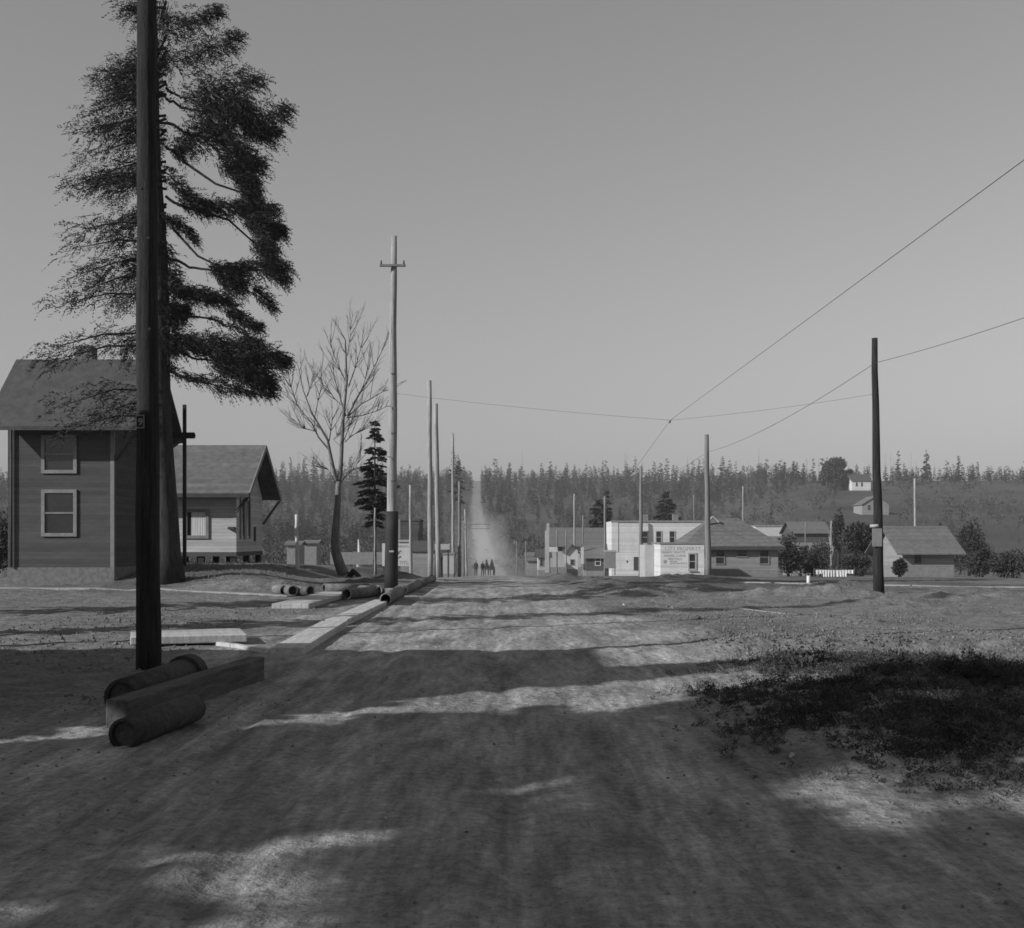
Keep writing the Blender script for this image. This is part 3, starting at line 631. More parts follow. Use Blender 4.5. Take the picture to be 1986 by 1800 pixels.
# left roadside: hoardings and sheds
def hoard(name, label, px0, px1, Y, q0, q1, m, th=.12, legs=True, back=None):
    x0, x1 = X_(px0, Y), X_(px1, Y); xm = (x0 + x1) / 2; z0 = G(xm, Y)
    t = thing(name, label, 'sign', (xm, Y, z0)); a = (x1 - x0) / 2
    MB().box(-a, a, 0, th, Z_(q1, Y) - z0, Z_(q0, Y) - z0).build('board', M[m], t)
    if legs:
        for q in (-a + .1, a - .1): MB().box(q - .06, q + .06, th + .002, th + .12, -.3, Z_(q0, Y) - z0 - .1).build('leg', M['trim'], t)
    return t, xm, z0
t, xm, z0 = hoard('advertisement_board', 'bright white hoarding with bold lettering behind the tallest pole', 741, 799, 80, 1054, 1098, 'whitetrim')
P = lambda p: X_(p, 80) - xm
Q = lambda q: Z_(q, 80) - z0
MB().box(P(768), P(799), -.05, -.003, Q(1051), Q(1047)).build('top_board', M['concrete'], t)
text('FURNITURE', .22, M['inkpale'], t, (P(770), -.008, Q(1062)), sx=.9)
text('TITLE', .36, M['inkpale'], t, (P(774), -.008, Q(1095)), sx=.9)
mb = MB(); pts = [(772, 1082), (775, 1079), (776, 1075), (773, 1077)]; 
for a_, b_ in (((771, 1069), (776, 1074)), ((776, 1067), (771, 1075)), ((776, 1067), (779, 1071)), ((776, 1078), (772, 1083)), ((776, 1078), (777, 1082))):
    mb.bar((P(a_[0]), -.008, Q(a_[1])), (P(b_[0]), -.008, Q(b_[1])), .045, .01)
mb.build('painted_figure', M['ink'], t)
hoard('advertisement_board', 'small white two-panel sign between the second and third left poles', 843, 872, 84, 1055, 1066, 'plaster', legs=True)
simple_house('shed', 'tall dark boarded shed behind the thin pale pole', 776, 813, 95, 4, 1080, 1010, 1008, 'sidingdark', 'trim', over=.05)
hoard('board_fence', 'grey board screen beside the dark shed', 767, 776, 94, 1007, 1080, 'trimmid', legs=False)
simple_house('shed', 'grey flat shed right of the white hoarding', 800, 843, 90, 4, 1101, 1069, 1050, 'sidingmid', 'shingledark', over=.1)
simple_house('booth', 'small pale booth between the second and third left poles', 841, 857, 92, 2, 1110, 1083, 1081, 'plaster', 'trimmid', over=.05, cat='shed')
simple_house('booth', 'larger pale booth right of the third left pole', 859, 880, 90, 2.5, 1113, 1075, 1073, 'plaster', 'trimmid', over=.05, cat='shed')
t, xm, z0 = hoard('board_fence', 'long low pale fence between the bare tree and the white hoarding', 640, 742, 100, 1071, 1095, 'trimmid', legs=True)
t['category'] = 'fence'
t = thing('marker', 'slim white tapering marker behind the pale fence', 'marker', (X_(697, 104), 104, G(X_(697, 104), 104)))
MB().tube([(0, 0, 0), (0, 0, 1.3), (-.08, 0, 2.6)], [.32, .16, .06], 6).build('shaft', M['whitetrim'], t); MB().box(-.4, .4, -.4, .4, -.2, .12).build('plinth', M['concrete'], t)

# ------------------------------------------------------------------ off-frame store whose roof shades the road
def store():
    x0, x1, y0, y1 = -16.5, -7.55, 9.3, 12.62; z0 = 0
    t = thing('store', 'flat-roofed clapboard store just outside the left edge of the view', 'building', ((x0 + x1) / 2, y0, 0)); a = (x1 - x0) / 2; D = y1 - y0
    MB().box(-a + .3, a - .3, .3, D - .3, -.3, 4.75).build('wall', M['sidingmid'], t)
    MB().box(-a, a, 0, D, 4.75, 5.0).build('roof', M['shingledark'], t)
    window(t, -a + 1, -a + 2, 1, 2.4, .3); window(t, a - 2.4, a - 1.4, 1, 2.4, .3)
    MB().box(-.5, .5, .24, .298, -.1, 2.1).build('door', M['trim'], t)
store()

# ------------------------------------------------------------------ kerb, planks and pipes at the roadside
def beam(name, label, cat, p0, p1, w_, h, m, group=None, lift=.0, bevel=.015):
    p0 = Vector(p0); p1 = Vector(p1); c_ = (p0 + p1) / 2; d_ = p1 - p0
    t = MB(); L = Vector((d_.x, d_.y, d_.z)).length; t.box(-w_ / 2, w_ / 2, -L / 2, L / 2, -.02, h)
    o = t.build(name, m if not isinstance(m, str) else M[m], None, bevel); o.location = (c_.x, c_.y, c_.z + lift)
    o.rotation_euler = (math.asin(max(-1, min(1, d_.z / L))), 0, -math.atan2(d_.x, d_.y)); return tag(o, label, cat, group)
def pipe(label, p0, p1, rr, m='clay', bell=True, group='drain pipes laid beside the road', plug=False):
    p0 = Vector(p0); p1 = Vector(p1); d_ = (p1 - p0); L = d_.length; d_.normalize(); q = Vector(p0); o = thing('drain_pipe', label, 'pipe', tuple(p0), 0, group)
    a = d_.cross(Vector((0, 0, 1))).normalized(); b = a.cross(d_); n = 20
    def ring(s, r): return [d_ * s + (a * math.cos(k * 2 * math.pi / n) + b * math.sin(k * 2 * math.pi / n)) * r + Vector((0, 0, rr)) for k in range(n)]
    prof = [(0, rr * .80), (0, rr), (L, rr), (L, rr * .80), (0, rr * .80)]
    mb = MB(); vs = []
    for s, r in prof: vs += ring(s, r)
    mb.add(vs, [(i * n + k, i * n + (k + 1) % n, (i + 1) * n + (k + 1) % n, (i + 1) * n + k) for i in range(len(prof) - 1) for k in range(n)], True)
    mb.build('barrel', M[m], o)
    if plug: MB().add(ring(.06, rr * .81), [tuple(range(n))]).build('plug', M['timberdark'], o)
    if bell:
        s0 = L - .16; prof = [(s0, rr), (s0, rr * 1.2), (L + .03, rr * 1.2), (L + .03, rr * .85)]; vs = []
        for s, r in prof: vs += ring(s, r)
        MB().add(vs, [(i * n + k, i * n + (k + 1) % n, (i + 1) * n + (k + 1) % n, (i + 1) * n + k) for i in range(len(prof) - 1) for k in range(n)]).build('socket', M[m], o)
    return o
def at(px, Y, dz=0): x = X_(px, Y); return Vector((x, Y, G(x, Y) + dz))
beam('kerb_timber', 'wide pale timber kerb running beside the road at the left', 'kerb', at(556, 16.3), at(648, 21.5), .46, .11, 'timber', 'kerb timbers')
beam('kerb_timber', 'second pale kerb timber, farther on beside the drain pipe', 'kerb', at(652, 21.8), at(742, 29.5), .42, .10, 'timber', 'kerb timbers')
pipe('pale drain pipe laid in line beyond the kerb timbers', at(748, 28.5, .0), at(775, 33), .15)
pipe('drain pipe farther along the road edge, behind the first', at(782, 34), at(812, 40), .14)
pipe('last drain pipe of the line, at the foot of the second pole', at(815, 41), at(838, 49), .14)
beam('plank_walk', 'plank ramp lying in front of the row of pipes', 'planks', at(563, 27.0), at(655, 33.5), .85, .10, 'plank', 'plank platforms', lift=.02)
for i, (px, Y, dx, dy, L) in enumerate([(552, 34.2, -.5, 1, 1.0), (568, 33.6, -.3, 1, .9), (602, 33.6, -1, .9, 1.6), (716, 33.2, -.3, 1, 1.3), (737, 33.0, -.15, 1, 1.3), (672, 31.5, .35, 1, 1.8), (628, 35.0, .9, .5, 1.4)]):
    p = at(px, Y); d_ = Vector((dx, dy, 0)).normalized() * L; e = p + d_
    pipe(['leftmost open pipe end below the bank', 'second open pipe end from the left below the bank', 'third open pipe end below the bank, lying slantwise', 'left one of two pipe ends at the foot of the tallest pole', 'right one of two pipe ends at the foot of the tallest pole', 'open pipe end beyond the plank ramp', 'shaded pipe lying across behind the slantwise one'][i], p, (e.x, e.y, G(e.x, e.y)), .15, 'clay', False, 'loose pipes below the bank')
def near_set(s, side):
    lo = 1540 if s else 0
    def a_(px, Y, dz=0): return at(px + lo, Y, dz)
    def nearpt(pf, Yf, slope, lim):                       # walk back along the pipe until it reaches its near end
        return pf, Yf
    beam('plank_platform', 'pale plank platform lying %s' % side, 'planks', (X_(330 + lo, 18.0) - (.6 if not s else -.12), 18.0, .06), (X_(330 + lo, 18.0) + (1.0 if not s else .95), 18.0 + .5, .06), 1.3, .10, 'plank', 'plank platforms')
    p1 = a_(366, 12.6); q1 = a_(236, 10.9, -.03)
    pipe('thick dark pipe with a socket lying %s' % side, q1, p1, .17, 'iron', True, 'big pipes in the foreground', True)
    p2 = a_(373, 10.4); q2 = a_(240, 9.1, -.03)
    pipe('round-ended dark pipe nearest the viewer %s' % side, q2, p2, .125, 'iron', False, 'big pipes in the foreground', True)
    p3 = a_(497, 13.5); q3 = a_(226, 10.0, -.02)
    beam('timber_beam', 'long squared timber between the dark pipes %s' % side, 'timber', q3, p3, .2, .26, 'timberdark', 'squared timbers in the foreground')
near_set(0, 'at the left')
# pale plank footways along the cross street
def strip(label, pts, w_, h, m='concrete', name='footway'):
    mb = MB()
    for i in range(len(pts) - 1):
        p, q = Vector(pts[i]), Vector(pts[i + 1]); d_ = q - p; n_ = max(2, int(d_.length / 1.2)); s_ = Vector((-d_.y, d_.x, 0)).normalized() * w_ / 2
        for k in range(n_):
            a_, b_ = p.lerp(q, k / n_), p.lerp(q, (k + .985) / n_)
            za, zb_ = G(a_.x, a_.y), G(b_.x, b_.y)
            vs = [(v.x, v.y, z + dz) for dz in (-.08, h) for (v, z) in ((a_ - s_, za), (b_ - s_, zb_), (b_ + s_, zb_), (a_ + s_, za))]
            mb.add(vs, [(0, 3, 2, 1), (4, 5, 6, 7), (0, 1, 5, 4), (1, 2, 6, 5), (2, 3, 7, 6), (3, 0, 4, 7)])
    o = mb.build(name, M[m]); return tag(o, label, 'path')
strip('pale plank footway along the foot of the left bank', [(-17, 39.5, 0), (-11.2, 37.6, 0), (-6.2, 33.3, 0)], .3, .04, 'footway')
strip('pale plank footway along the cross street at the right', [(8.4, 50.5, 0), (14.2, 42, 0), (20, 38.5, 0)], .28, .04, 'footway')
strip('thin pale board lying between platform and kerb at the left', [(-4.85, 18.3, 0), (-3.35, 16.6, 0)], .1, .05, 'timber', 'board')
strip('thin pale board lying on the worn earth at the right', [(5.2, 27.3, 0), (6.1, 24.3, 0)], .05, .012, 'footway', 'board')
strip('second thin pale board on the worn earth, nearer the right edge', [(6.0, 19.6, 0), (6.75, 18.6, 0)], .05, .012, 'footway', 'board')
strip('short pale footway before the white office', [(6.5, 57, 0), (12.5, 53, 0)], .25, .04, 'footway')

# ------------------------------------------------------------------ trees
def big_fir(px, label, both):
    Y = 40.0; x = X_(px, Y); z0 = G(x, Y); S = Y / F
    t = thing('fir_tree', label, 'tree', (x, Y, z0))
    K = 18; pts = []; rr = []
    for k in range(K):
        f = k / (K - 1); zz = -.3 + 21 * f; pts.append((.06 * math.sin(k * .9) - .25 * f * 2, .05 * math.cos(k), zz)); rr.append(.40 * (1 - f) ** .75 + .05 + .16 * math.exp(-zz * 1.6))
    MB().tube(pts, rr, 18).build('trunk', M['bark'], t)
    # masses of foliage on the street side, as polylines (dx, y, half-thickness) read off the tree; metres from the trunk
    masses = [([(20, 300, 10), (60, 262, 34), (120, 235, 40), (180, 240, 30), (238, 215, 14)], 950), ([(60, 215, 30), (130, 210, 34), (170, 225, 24)], 500), ([(100, 270, 30), (150, 310, 32), (185, 320, 16)], 480),
              ([(150, 260, 20), (200, 262, 22), (222, 262, 8)], 200), ([(110, 320, 18), (155, 330, 24), (178, 368, 10)], 260),
              ([(140, 345, 16), (165, 380, 20), (178, 372, 8)], 150), ([(0, 335, 12), (28, 360, 20), (50, 395, 22), (90, 405, 14)], 330), ([(60, 405, 14), (120, 402, 18), (170, 405, 22), (216, 405, 10)], 520),
              ([(150, 345, 14), (160, 365, 22), (168, 400, 20)], 240), ([(160, 420, 24), (190, 445, 26), (230, 448, 9)], 460), ([(180, 470, 24), (205, 490, 20)], 240), ([(-5, 425, 14), (35, 437, 13), (60, 470, 7)], 200),
              ([(90, 525, 10), (140, 520, 10), (200, 518, 22), (244, 522, 9)], 420), ([(110, 530, 22), (130, 555, 26), (150, 545, 16)], 330), ([(190, 500, 14), (215, 530, 22), (232, 548, 8)], 220), ([(170, 560, 14), (200, 585, 14), (212, 605, 6)], 110),
              ([(10, 565, 22), (60, 572, 16), (100, 580, 17), (135, 600, 14)], 520), ([(120, 605, 14), (160, 628, 12), (185, 638, 5)], 220), ([(-5, 600, 20), (25, 610, 18), (45, 600, 8)], 240), ([(90, 620, 8), (140, 640, 7), (165, 655, 5)], 60),
              ([(0, 668, 20), (60, 668, 22), (120, 678, 28), (180, 690, 34), (235, 700, 10)], 1500), ([(100, 700, 26), (160, 720, 34), (205, 748, 16)], 800), ([(150, 660, 12), (190, 665, 8)], 120), ([(0, 715, 12), (50, 735, 9), (90, 742, 9)], 110), ([(90, 745, 22), (130, 755, 12), (210, 768, 9)], 210),
              ([(0, 480, 14), (10, 530, 24), (15, 640, 24), (5, 700, 14)], 380), ([(40, 190, 30), (120, 170, 30), (190, 150, 16)], 400), ([(20, 120, 26), (90, 95, 26), (150, 70, 12)], 300), ([(10, 60, 24), (60, 40, 20), (110, 20, 8)], 220)]
    T = []; dk = MB()
    def mass(poly, n, sgn=1, depth=1.0, zs=0):
        P = np.array(poly, float); seg = np.linalg.norm(np.diff(P[:, :2], axis=0), axis=1); cum = np.concatenate([[0], np.cumsum(seg)]) / seg.sum()
        n = int(n * 1.2); tt = NR.uniform(0, 1, n); qx = np.interp(tt, cum, P[:, 0]); qy = np.interp(tt, cum, P[:, 1]); th = np.interp(tt, cum, P[:, 2])
        a = NR.uniform(0, 2 * math.pi, n); rr_ = np.sqrt(NR.uniform(0, 1, n)) * th * .85
        k = vnoise(qx * .09 + zs, (qy + rr_ * np.sin(a)) * .09, 3) > .22
        X = (qx + rr_ * np.cos(a) * .9 - 8) * S * sgn; Z = EYE + (HY - qy - rr_ * np.sin(a) + 3) * S - z0 + zs
        D_ = NR.normal(size=n) * (th * S) * depth
        pos = np.stack([X, D_, Z], 1)[k]; m = len(pos)
        D = unit(np.stack([NR.uniform(.2, 1.2, m) * sgn, NR.normal(size=m) * .45, NR.normal(size=m) * .38 - .12], 1)); L = NR.uniform(.25, .62, m) * (.55 + .45 * np.minimum(1, th[k] / 22))
        T.append(branchlets(pos, D, L))
        pl = [(0, 0, EYE + (HY - P[0, 1] + 12 + .2 * abs(P[0, 0])) * S - z0 + zs)] + [(p[0] * S * sgn, 0, EYE + (HY - p[1]) * S - z0 + zs) for p in P]
        if P[0, 0] > 30: pl = pl[:1] + [((P[0, 0] * .5) * S * sgn, 0, EYE + (HY - P[0, 1] + 6) * S - z0 + zs)] + pl[1:]
        if P[0, 0] > 100 and n > 120: pl = pl[2:]
        fine = []
        for i in range(len(pl) - 1):
            for k_ in range(4): f = k_ / 4; fine.append(tuple(a_ + (b_ - a_) * f + (NR.normal() * .035 if k_ else 0) for a_, b_ in zip(pl[i], pl[i + 1])))
        pl = fine + [pl[-1]]
        nn = len(pl); dk.tube(pl, [max(.012,   .045 * (1 - i / nn) * (1.2 if abs(P[-1, 0]) > 150 else .7)) for i in range(nn)], 6)
    for poly, n in masses: mass(poly, n)
    for pl in ([(30, 310), (95, 355), (140, 370)], [(20, 395), (120, 425), (170, 470)], [(10, 440), (60, 495), (110, 520), (190, 522)], [(10, 640), (30, 650), (60, 672)]):
        dk.tube([(p[0] * S, .1, EYE + (HY - p[1]) * S - z0) for p in pl], [.05, .04, .03, .02][:len(pl)], 6)
    # back and left side of the crown
    for k in range(46 if both else 22):
        z = NR.uniform(5.6, 20); az = NR.uniform(math.pi * .62, math.pi * 1.38) if both else NR.choice([math.pi / 2, -math.pi / 2]) + NR.uniform(-.35, .2)
        rl = (5.0 if both else 2.4) * (1.15 - z / 24) * NR.uniform(.7, 1.1); n = int(95 if both else 50)
        d = np.array([math.cos(az), math.sin(az), .05]); tt = NR.uniform(.15, 1, n)
        if not both and z < 12.5 and d[0] < 0: d[0] *= .2
        P = np.array([0, 0, z]) + np.outer(tt * rl, d) + NR.normal(size=(n, 3)) * .17; P[:, 2] -= .28 * rl * tt ** 2
        D = unit(d + NR.normal(size=(n, 3)) * .5 + np.array([0, 0, -.4])); L = NR.uniform(.3, .7, n); T.append(branchlets(P, D, L))
        dk.tube([(0, 0, z), tuple(np.array([0, 0, z]) + d * rl * .5 - np.array([0, 0, .07 * rl])), tuple(np.array([0, 0, z]) + d * rl * .9 - np.array([0, 0, .23 * rl]))], [.05, .03, .012], 5)
    dk.build('limbs', M['bark'], t)
    link('foliage', tri_mesh('foliage', np.concatenate(T), M['needles']), t)
    return t
big_fir(322, 'great fir with ragged drooping boughs in front of the left cottage', True)

def bare_tree():
    Y = 55.0; S = Y / F; bx, by = 667, 1112; x = X_(bx, Y); z0 = G(x, Y)
    t = thing('bare_tree', 'tall bare maple with a curved trunk and two leaders, left of the tallest pole', 'tree', (x, Y, z0))
    def c(p): return ((520 + .3 * p[0] - bx) * S, 0, Z_(600 + .3 * p[1], Y) - z0)
    T = MB(); B = MB(); rr = random.Random(4)
    def path(mb, ps, r0_, r1_, dep=0, twigs=3, y0=0, depth=0):
        pts = [c(p) for p in ps]; n = len(pts); dy = rr.uniform(-1.4, 1.4) * dep
        pts = [(p[0], y0 + dy * i / (n - 1), p[2]) for i, p in enumerate(pts)]
        fine = []
        for i in range(n - 1):
            for k in range(3): f = k / 3; fine.append(tuple(a + (b - a) * f for a, b in zip(pts[i], pts[i + 1])))
        fine.append(pts[-1]); m = len(fine)
        mb.tube(fine, [r0_ + (r1_ - r0_) * i / (m - 1) for i in range(m)], 8 if r0_ > .05 else 5)
        if depth < 2:
            for k in range(twigs):
                i = rr.randint(m // 3, m - 2); p = Vector(fine[i]); d = (Vector(fine[i + 1]) - p).normalized()
                d = (d + Vector((rr.uniform(-.75, .75), rr.uniform(-.6, .6), rr.uniform(0, .35)))).normalized(); L = rr.uniform(.5, 1.5) * (1 if depth == 0 else .6)
                e = p + d * L; mid = p + d * L * .5 + Vector((0, 0, -.03)); e2 = e + Vector((0, 0, .12 * L))
                B.tube([p, mid, e2], [.016, .011, .006], 4)
                for q in range(3):
                    s = p.lerp(e2, rr.uniform(.35, .9)); dd = (d + Vector((rr.uniform(-.7, .7), rr.uniform(-.6, .6), rr.uniform(-.1, .5)))).normalized()
                    B.tube([s, s + dd * L * .4], [.008, .005], 3)
        return pts[-1][1]
    path(T, [(490, 1720), (462, 1650), (438, 1570), (433, 1480), (440, 1380), (450, 1250), (455, 1110)], .27, .13, 0, 0)
    T.build('trunk', M['barkpale'], t)
    L_ = [([(455, 1115), (435, 1070), (405, 920), (395, 850), (345, 760), (300, 680), (250, 540), (215, 360)], .10, .012), ([(405, 920), (330, 830), (290, 740), (190, 620), (50, 500)], .05, .01), ([(395, 850), (415, 760), (430, 700)], .03, .008),
          ([(310, 790), (250, 775), (170, 715)], .025, .007), ([(190, 620), (165, 540), (140, 450)], .025, .007), ([(308, 670), (320, 590), (350, 480), (330, 440)], .03, .007), ([(255, 560), (285, 420)], .02, .006),
          ([(455, 1115), (470, 1060), (480, 900), (492, 700), (515, 480), (512, 300), (510, 210), (440, 80)], .12, .012), ([(500, 690), (465, 580), (430, 470), (400, 340)], .05, .01), ([(515, 690), (570, 580), (640, 450), (700, 330), (750, 220)], .05, .01),
          ([(497, 640), (430, 580), (380, 520), (340, 440)], .03, .008), ([(515, 490), (470, 400), (425, 290), (405, 200)], .035, .008), ([(520, 500), (570, 390), (600, 320), (650, 180)], .035, .008), ([(520, 690), (600, 610), (680, 560), (765, 505)], .035, .008),
          ([(510, 700), (600, 680), (685, 645), (765, 600)], .03, .008), ([(490, 850), (520, 780), (560, 700)], .025, .007), ([(495, 860), (540, 815), (620, 770)], .025, .007), ([(460, 1130), (500, 1080), (560, 1020), (600, 940)], .03, .008), ([(512, 300), (540, 180), (545, 80)], .022, .006),
          ([(545, 620), (620, 520), (690, 360)], .03, .007), ([(440, 1130), (400, 1040), (270, 1010)], .02, .006), ([(480, 900), (420, 840), (480, 760)], .015, .006)]
    for ps, a, b in L_: path(B, ps, a, b, 1, 9)
    B.build('branches', M['barkpale'], t)
    st = MB(); st.tube([(.1, .3, -.2), (.45, -.2, .25), (.75, -.5, .05), (1.0, -.7, -.2)], [.14, .13, .10, .05], 8); st.build('root', M['bark'], t)
bare_tree()
# small fir behind it
def conifer_tree(name, label, px, Y, top, rad_px, base_py, tiers, per, ns, size, group=None, m='needles', tr=.012, droop=.25, **kw):
    x = X_(px, Y); z0 = G(x, Y); h = Z_(top, Y) - z0; t = thing(name, label, 'tree', (x, Y, z0), 0, group)
    T, limbs = conifer(h, rad_px * Y / F, max(.3, Z_(base_py, Y) - z0), tiers, per, ns, size, droop=droop, **kw)
    MB().tube([(0, 0, -.3), (0, 0, h * .5), (0, 0, h * .97)], [h * tr, h * tr * .6, .02], 8).build('trunk', M['bark'], t)
    link('foliage', tri_mesh('foliage', T, M[m]), t); return t
conifer_tree('fir_tree', 'small open fir with tiered branches just left of the tallest pole', 727, 72, 806, 46, 1012, 17, 10, 90, .5, gap=.12, rough=.35, up=.02, droop=.2, thin=.3)
conifer_tree('fir_tree', 'thin-topped fir rising behind the fourth left pole', 879, 330, 832, 11, 960, 16, 5, 16, 1.0, gap=.35, rough=.5)
conifer_tree('fir_tree', 'short dark fir right of the fourth left pole', 889, 340, 893, 14, 975, 12, 7, 26, 1.3)
conifer_tree('fir_tree', 'dark fir above the far cottage chimneys left of the white block', 1176, 230, 948, 15, 1010, 14, 7, 30, 1.0)
conifer_tree('fir_tree', 'dark bushy fir directly over the white block', 1292, 235, 952, 34, 1020, 12, 10, 60, 1.2, gap=.05, droop=.3)
conifer_tree('fir_tree', 'broad dark fir beside the left corner of the white block', 1162, 205, 965, 30, 1030, 12, 9, 50, 1.1)
def bushy(name, label, px, Y, top, wpx, n, size, m='shrub', group=None, trunk=True, rzf=None, cat='tree', base=None, clumps=16, stems=True):
    x = X_(px, Y); z0 = G(x, Y); h = Z_(top, Y) - z0; b = 0 if base is None else Z_(base, Y) - z0; t = thing(name, label, cat, (x, Y, z0), 0, group)
    rx = wpx * Y / F / 2; T = blob(rx, rx, (h - b) / 2 * .92, n * 2, size * .62, int(clumps * 1.8), thin=.5); T = T + np.array([0, 0, b])
    link('foliage', tri_mesh('foliage', T, M[m]), t)
    if trunk:
        mb = MB(); mb.tube([(0, 0, -.2), (.05 * h * .2, 0, h * .5), (0, 0, h * .8)], [h * .028, h * .018, .02], 7)
        for k in range(5): a = k * 1.3; mb.tube([(0, 0, h * (.25 + .08 * k)), (math.cos(a) * rx * .6, math.sin(a) * rx * .6, h * (.5 + .09 * k))], [h * .012, .02], 5)
        mb.build('trunk', M['bark'], t)
    return t
bushy('evergreen_tree', 'big dark tree on the crest just left of the bright farmhouse', 1617, 505, 884, 66, 3000, 1.9, group=None)
bushy('evergreen_tree', 'smaller dark tree touching the bright farmhouse on its left', 1645, 515, 905, 30, 1000, 1.7)
bushy('evergreen_tree', 'dark round tree between the grey-roofed house and the dark pole', 1626, 150, 982, 30, 1500, .5, base=1080)
bushy('evergreen_tree', 'large dark shaggy tree directly left of the dark pole', 1672, 120, 1000, 72, 4500, .55, base=1085, clumps=22)
bushy('evergreen_tree', 'dark tree low behind the dark pole on its right', 1728, 125, 1030, 70, 3000, .5, base=1095)
bushy('evergreen_tree', 'dark shaggy tree at the right corner of the hipped cottage', 1528, 112, 1028, 46, 3000, .42, clumps=14)
bushy('shrub', 'dark shrub under the long white building', 1553, 118, 1050, 40, 1500, .4, cat='shrub')
bushy('shrub', 'pale leafless shrub behind the laundry', 1590, 112, 1040, 56, 1400, .4, m='scrub', cat='shrub')
bushy('shrub', 'dark shrub left of the laundry', 1575, 108, 1065, 34, 1400, .35, cat='shrub')
bushy('shrub', 'grey shrub right of the laundry', 1660, 104, 1070, 60, 1500, .35, m='scrub', cat='shrub')
bushy('shrub', 'dark low shrub before the low pale house at the right', 1745, 88, 1080, 30, 900, .3, cat='shrub')
bushy('shrub', 'dark evergreen bush at the left corner of the tall house', 112, 43, 960, 90, 2600, .22, cat='shrub', clumps=20)
bushy('shrub', 'leafless grey bush left of the tall house', 20, 46, 985, 120, 2200, .25, m='scrub', cat='shrub', clumps=20)
bushy('shrub', 'dark shrub in the open lot at the far right', 1905, 78, 1052, 60, 1600, .3, cat='shrub')
bushy('shrub', 'grey leafless shrub at the right edge of the open lot', 1965, 70, 1062, 80, 1500, .3, m='scrub', cat='shrub')
bushy('evergreen_tree', 'dark tree beyond the low pale house at the far right', 1880, 140, 985, 60, 2600, .55)
# shade trees behind the viewer on the left (their shadows fall over the road)
for i, (x, y, h) in enumerate([(-17.5, -1.5, 18), (-12.5, 3.4, 12), (-22, -9.5, 22), (-9.5, -4.6, 11), (-11.4, 7.6, 8.6), (-18.5, -5.2, 19)]):
    t = thing('fir_tree', ['fir behind the store, just off the left edge', 'shorter fir left behind the viewer', 'tallest fir far left behind the viewer', 'small fir close behind the viewer on the left', 'young fir crowding the near side of the store', 'middle fir behind the viewer on the left'][i], 'tree', (x, y, 0), 0, 'firs left of and behind the viewer')
    T, _ = conifer(h, h * .22, 1.0, 24, 10, 70, .95, gap=.09, thin=.46)
    MB().tube([(0, 0, -.3), (0, 0, h * .5), (0, 0, h * .97)], [.28, .17, .03], 8).build('trunk', M['bark'], t)
    link('foliage', tri_mesh('foliage', T, M['needles']), t)

t = conifer_tree('fir_tree', 'narrow fir outside the left edge, beyond the slender young one', -310, 25.0, -300, 230, 1000, 26, 9, 60, .55, 'firs at the left edge', gap=.12, rough=.3, thin=.3)
t = conifer_tree('fir_tree', 'slender young fir just outside the left edge', -340, 19.0, -380, 150, 1050, 24, 8, 45, .45, 'firs at the left edge', gap=.15, thin=.35)
pole(-600, 15.9, -150, 30, 22, 'plain pole just outside the left edge, near the store', 'poledark', 0)

# ------------------------------------------------------------------ the far wood
def far_set():
    var = []
    for k in range(9):
        h = 1.0; T, _ = conifer(h, NR.uniform(.12, .2), .12, 13, 5, 9, .13, droop=.3, gap=NR.uniform(.05, .4), rough=.4, thin=.5)
        tr = MB().tube([(0, 0, -.05), (0, 0, .95)], [.014, .004], 4); v = np.array(tr.v); tt = []
        for f in tr.f:
            for i in range(1, len(f) - 1): tt.append([v[f[0]], v[f[i]], v[f[i + 1]]])
        var.append(np.concatenate([T, np.array(tt)]))
    snag = []
    for k in range(4):
        tr = MB().tube([(0, 0, -.05), (NR.uniform(-.02, .02), 0, 1)], [.012, .003], 4); 
        for q in range(6): z = NR.uniform(.4, .95); a = NR.uniform(0, 6.28); tr.tube([(0, 0, z), (math.cos(a) * .05, math.sin(a) * .05, z + .01)], [.003, .001], 3)
        snag.append(tr)
    return var, snag
VAR, SNAG = far_set()
VM = [tri_mesh('far_fir', v, M['needles_far']) for v in VAR]
SM_ = []
for s in SNAG:
    me = bpy.data.meshes.new('snag'); me.from_pydata(s.v, [], s.f); me.materials.append(M['barkpale']); SM_.append(me)
def clear_ok(x, y):
    if abs(x - float(roadx(y))) < 2.7 + y * .0010: return False
    px = CX + x / y * F
    if px > 1500 and 250 < y < 535: return False       # open hillside at the right
    return True
n_ind = 0; tries = 0
while n_ind < 215 and tries < 4000:                      # the firs that stand out on the skyline
    tries += 1; px = R.uniform(-60, 2050); s_ = 1.5 if px > 1560 else (1.0 if px < 1360 else 1 + .5 * (px - 1360) / 200)
    Y = R.uniform(880, 985) / s_; x = X_(px, Y)
    if not clear_ok(x, Y) or (1630 < px < 1700): continue
    big = R.random() < .25; h = (R.uniform(15, 22) if big else R.uniform(8, 15)) / s_ * (1.15 if 1020 < px < 1350 or px > 1680 else 1)
    o = link('fir_tree', R.choice(VM), None, (x, Y, G(x, Y) - .3), R.uniform(0, 6.28)); w_ = R.uniform(.7, 1.2); o.scale = (h * w_, h * w_, h)
    sec = 'above the roofs left of the tallest pole' if px < 760 else 'between the tallest pole and the gap of the street' if px < CX + float(roadx(Y)) / Y * F else 'just right of the gap of the street' if px < 1100 else 'above the wide grey-roofed house and the white block' if px < 1370 else 'above the hipped cottage' if px < 1560 else 'around the bright farmhouse' if px < 1710 else 'at the right end of the hill'
    tag(o, 'dark fir on the skyline ' + sec, 'tree', 'firs on the skyline ' + sec); n_ind += 1
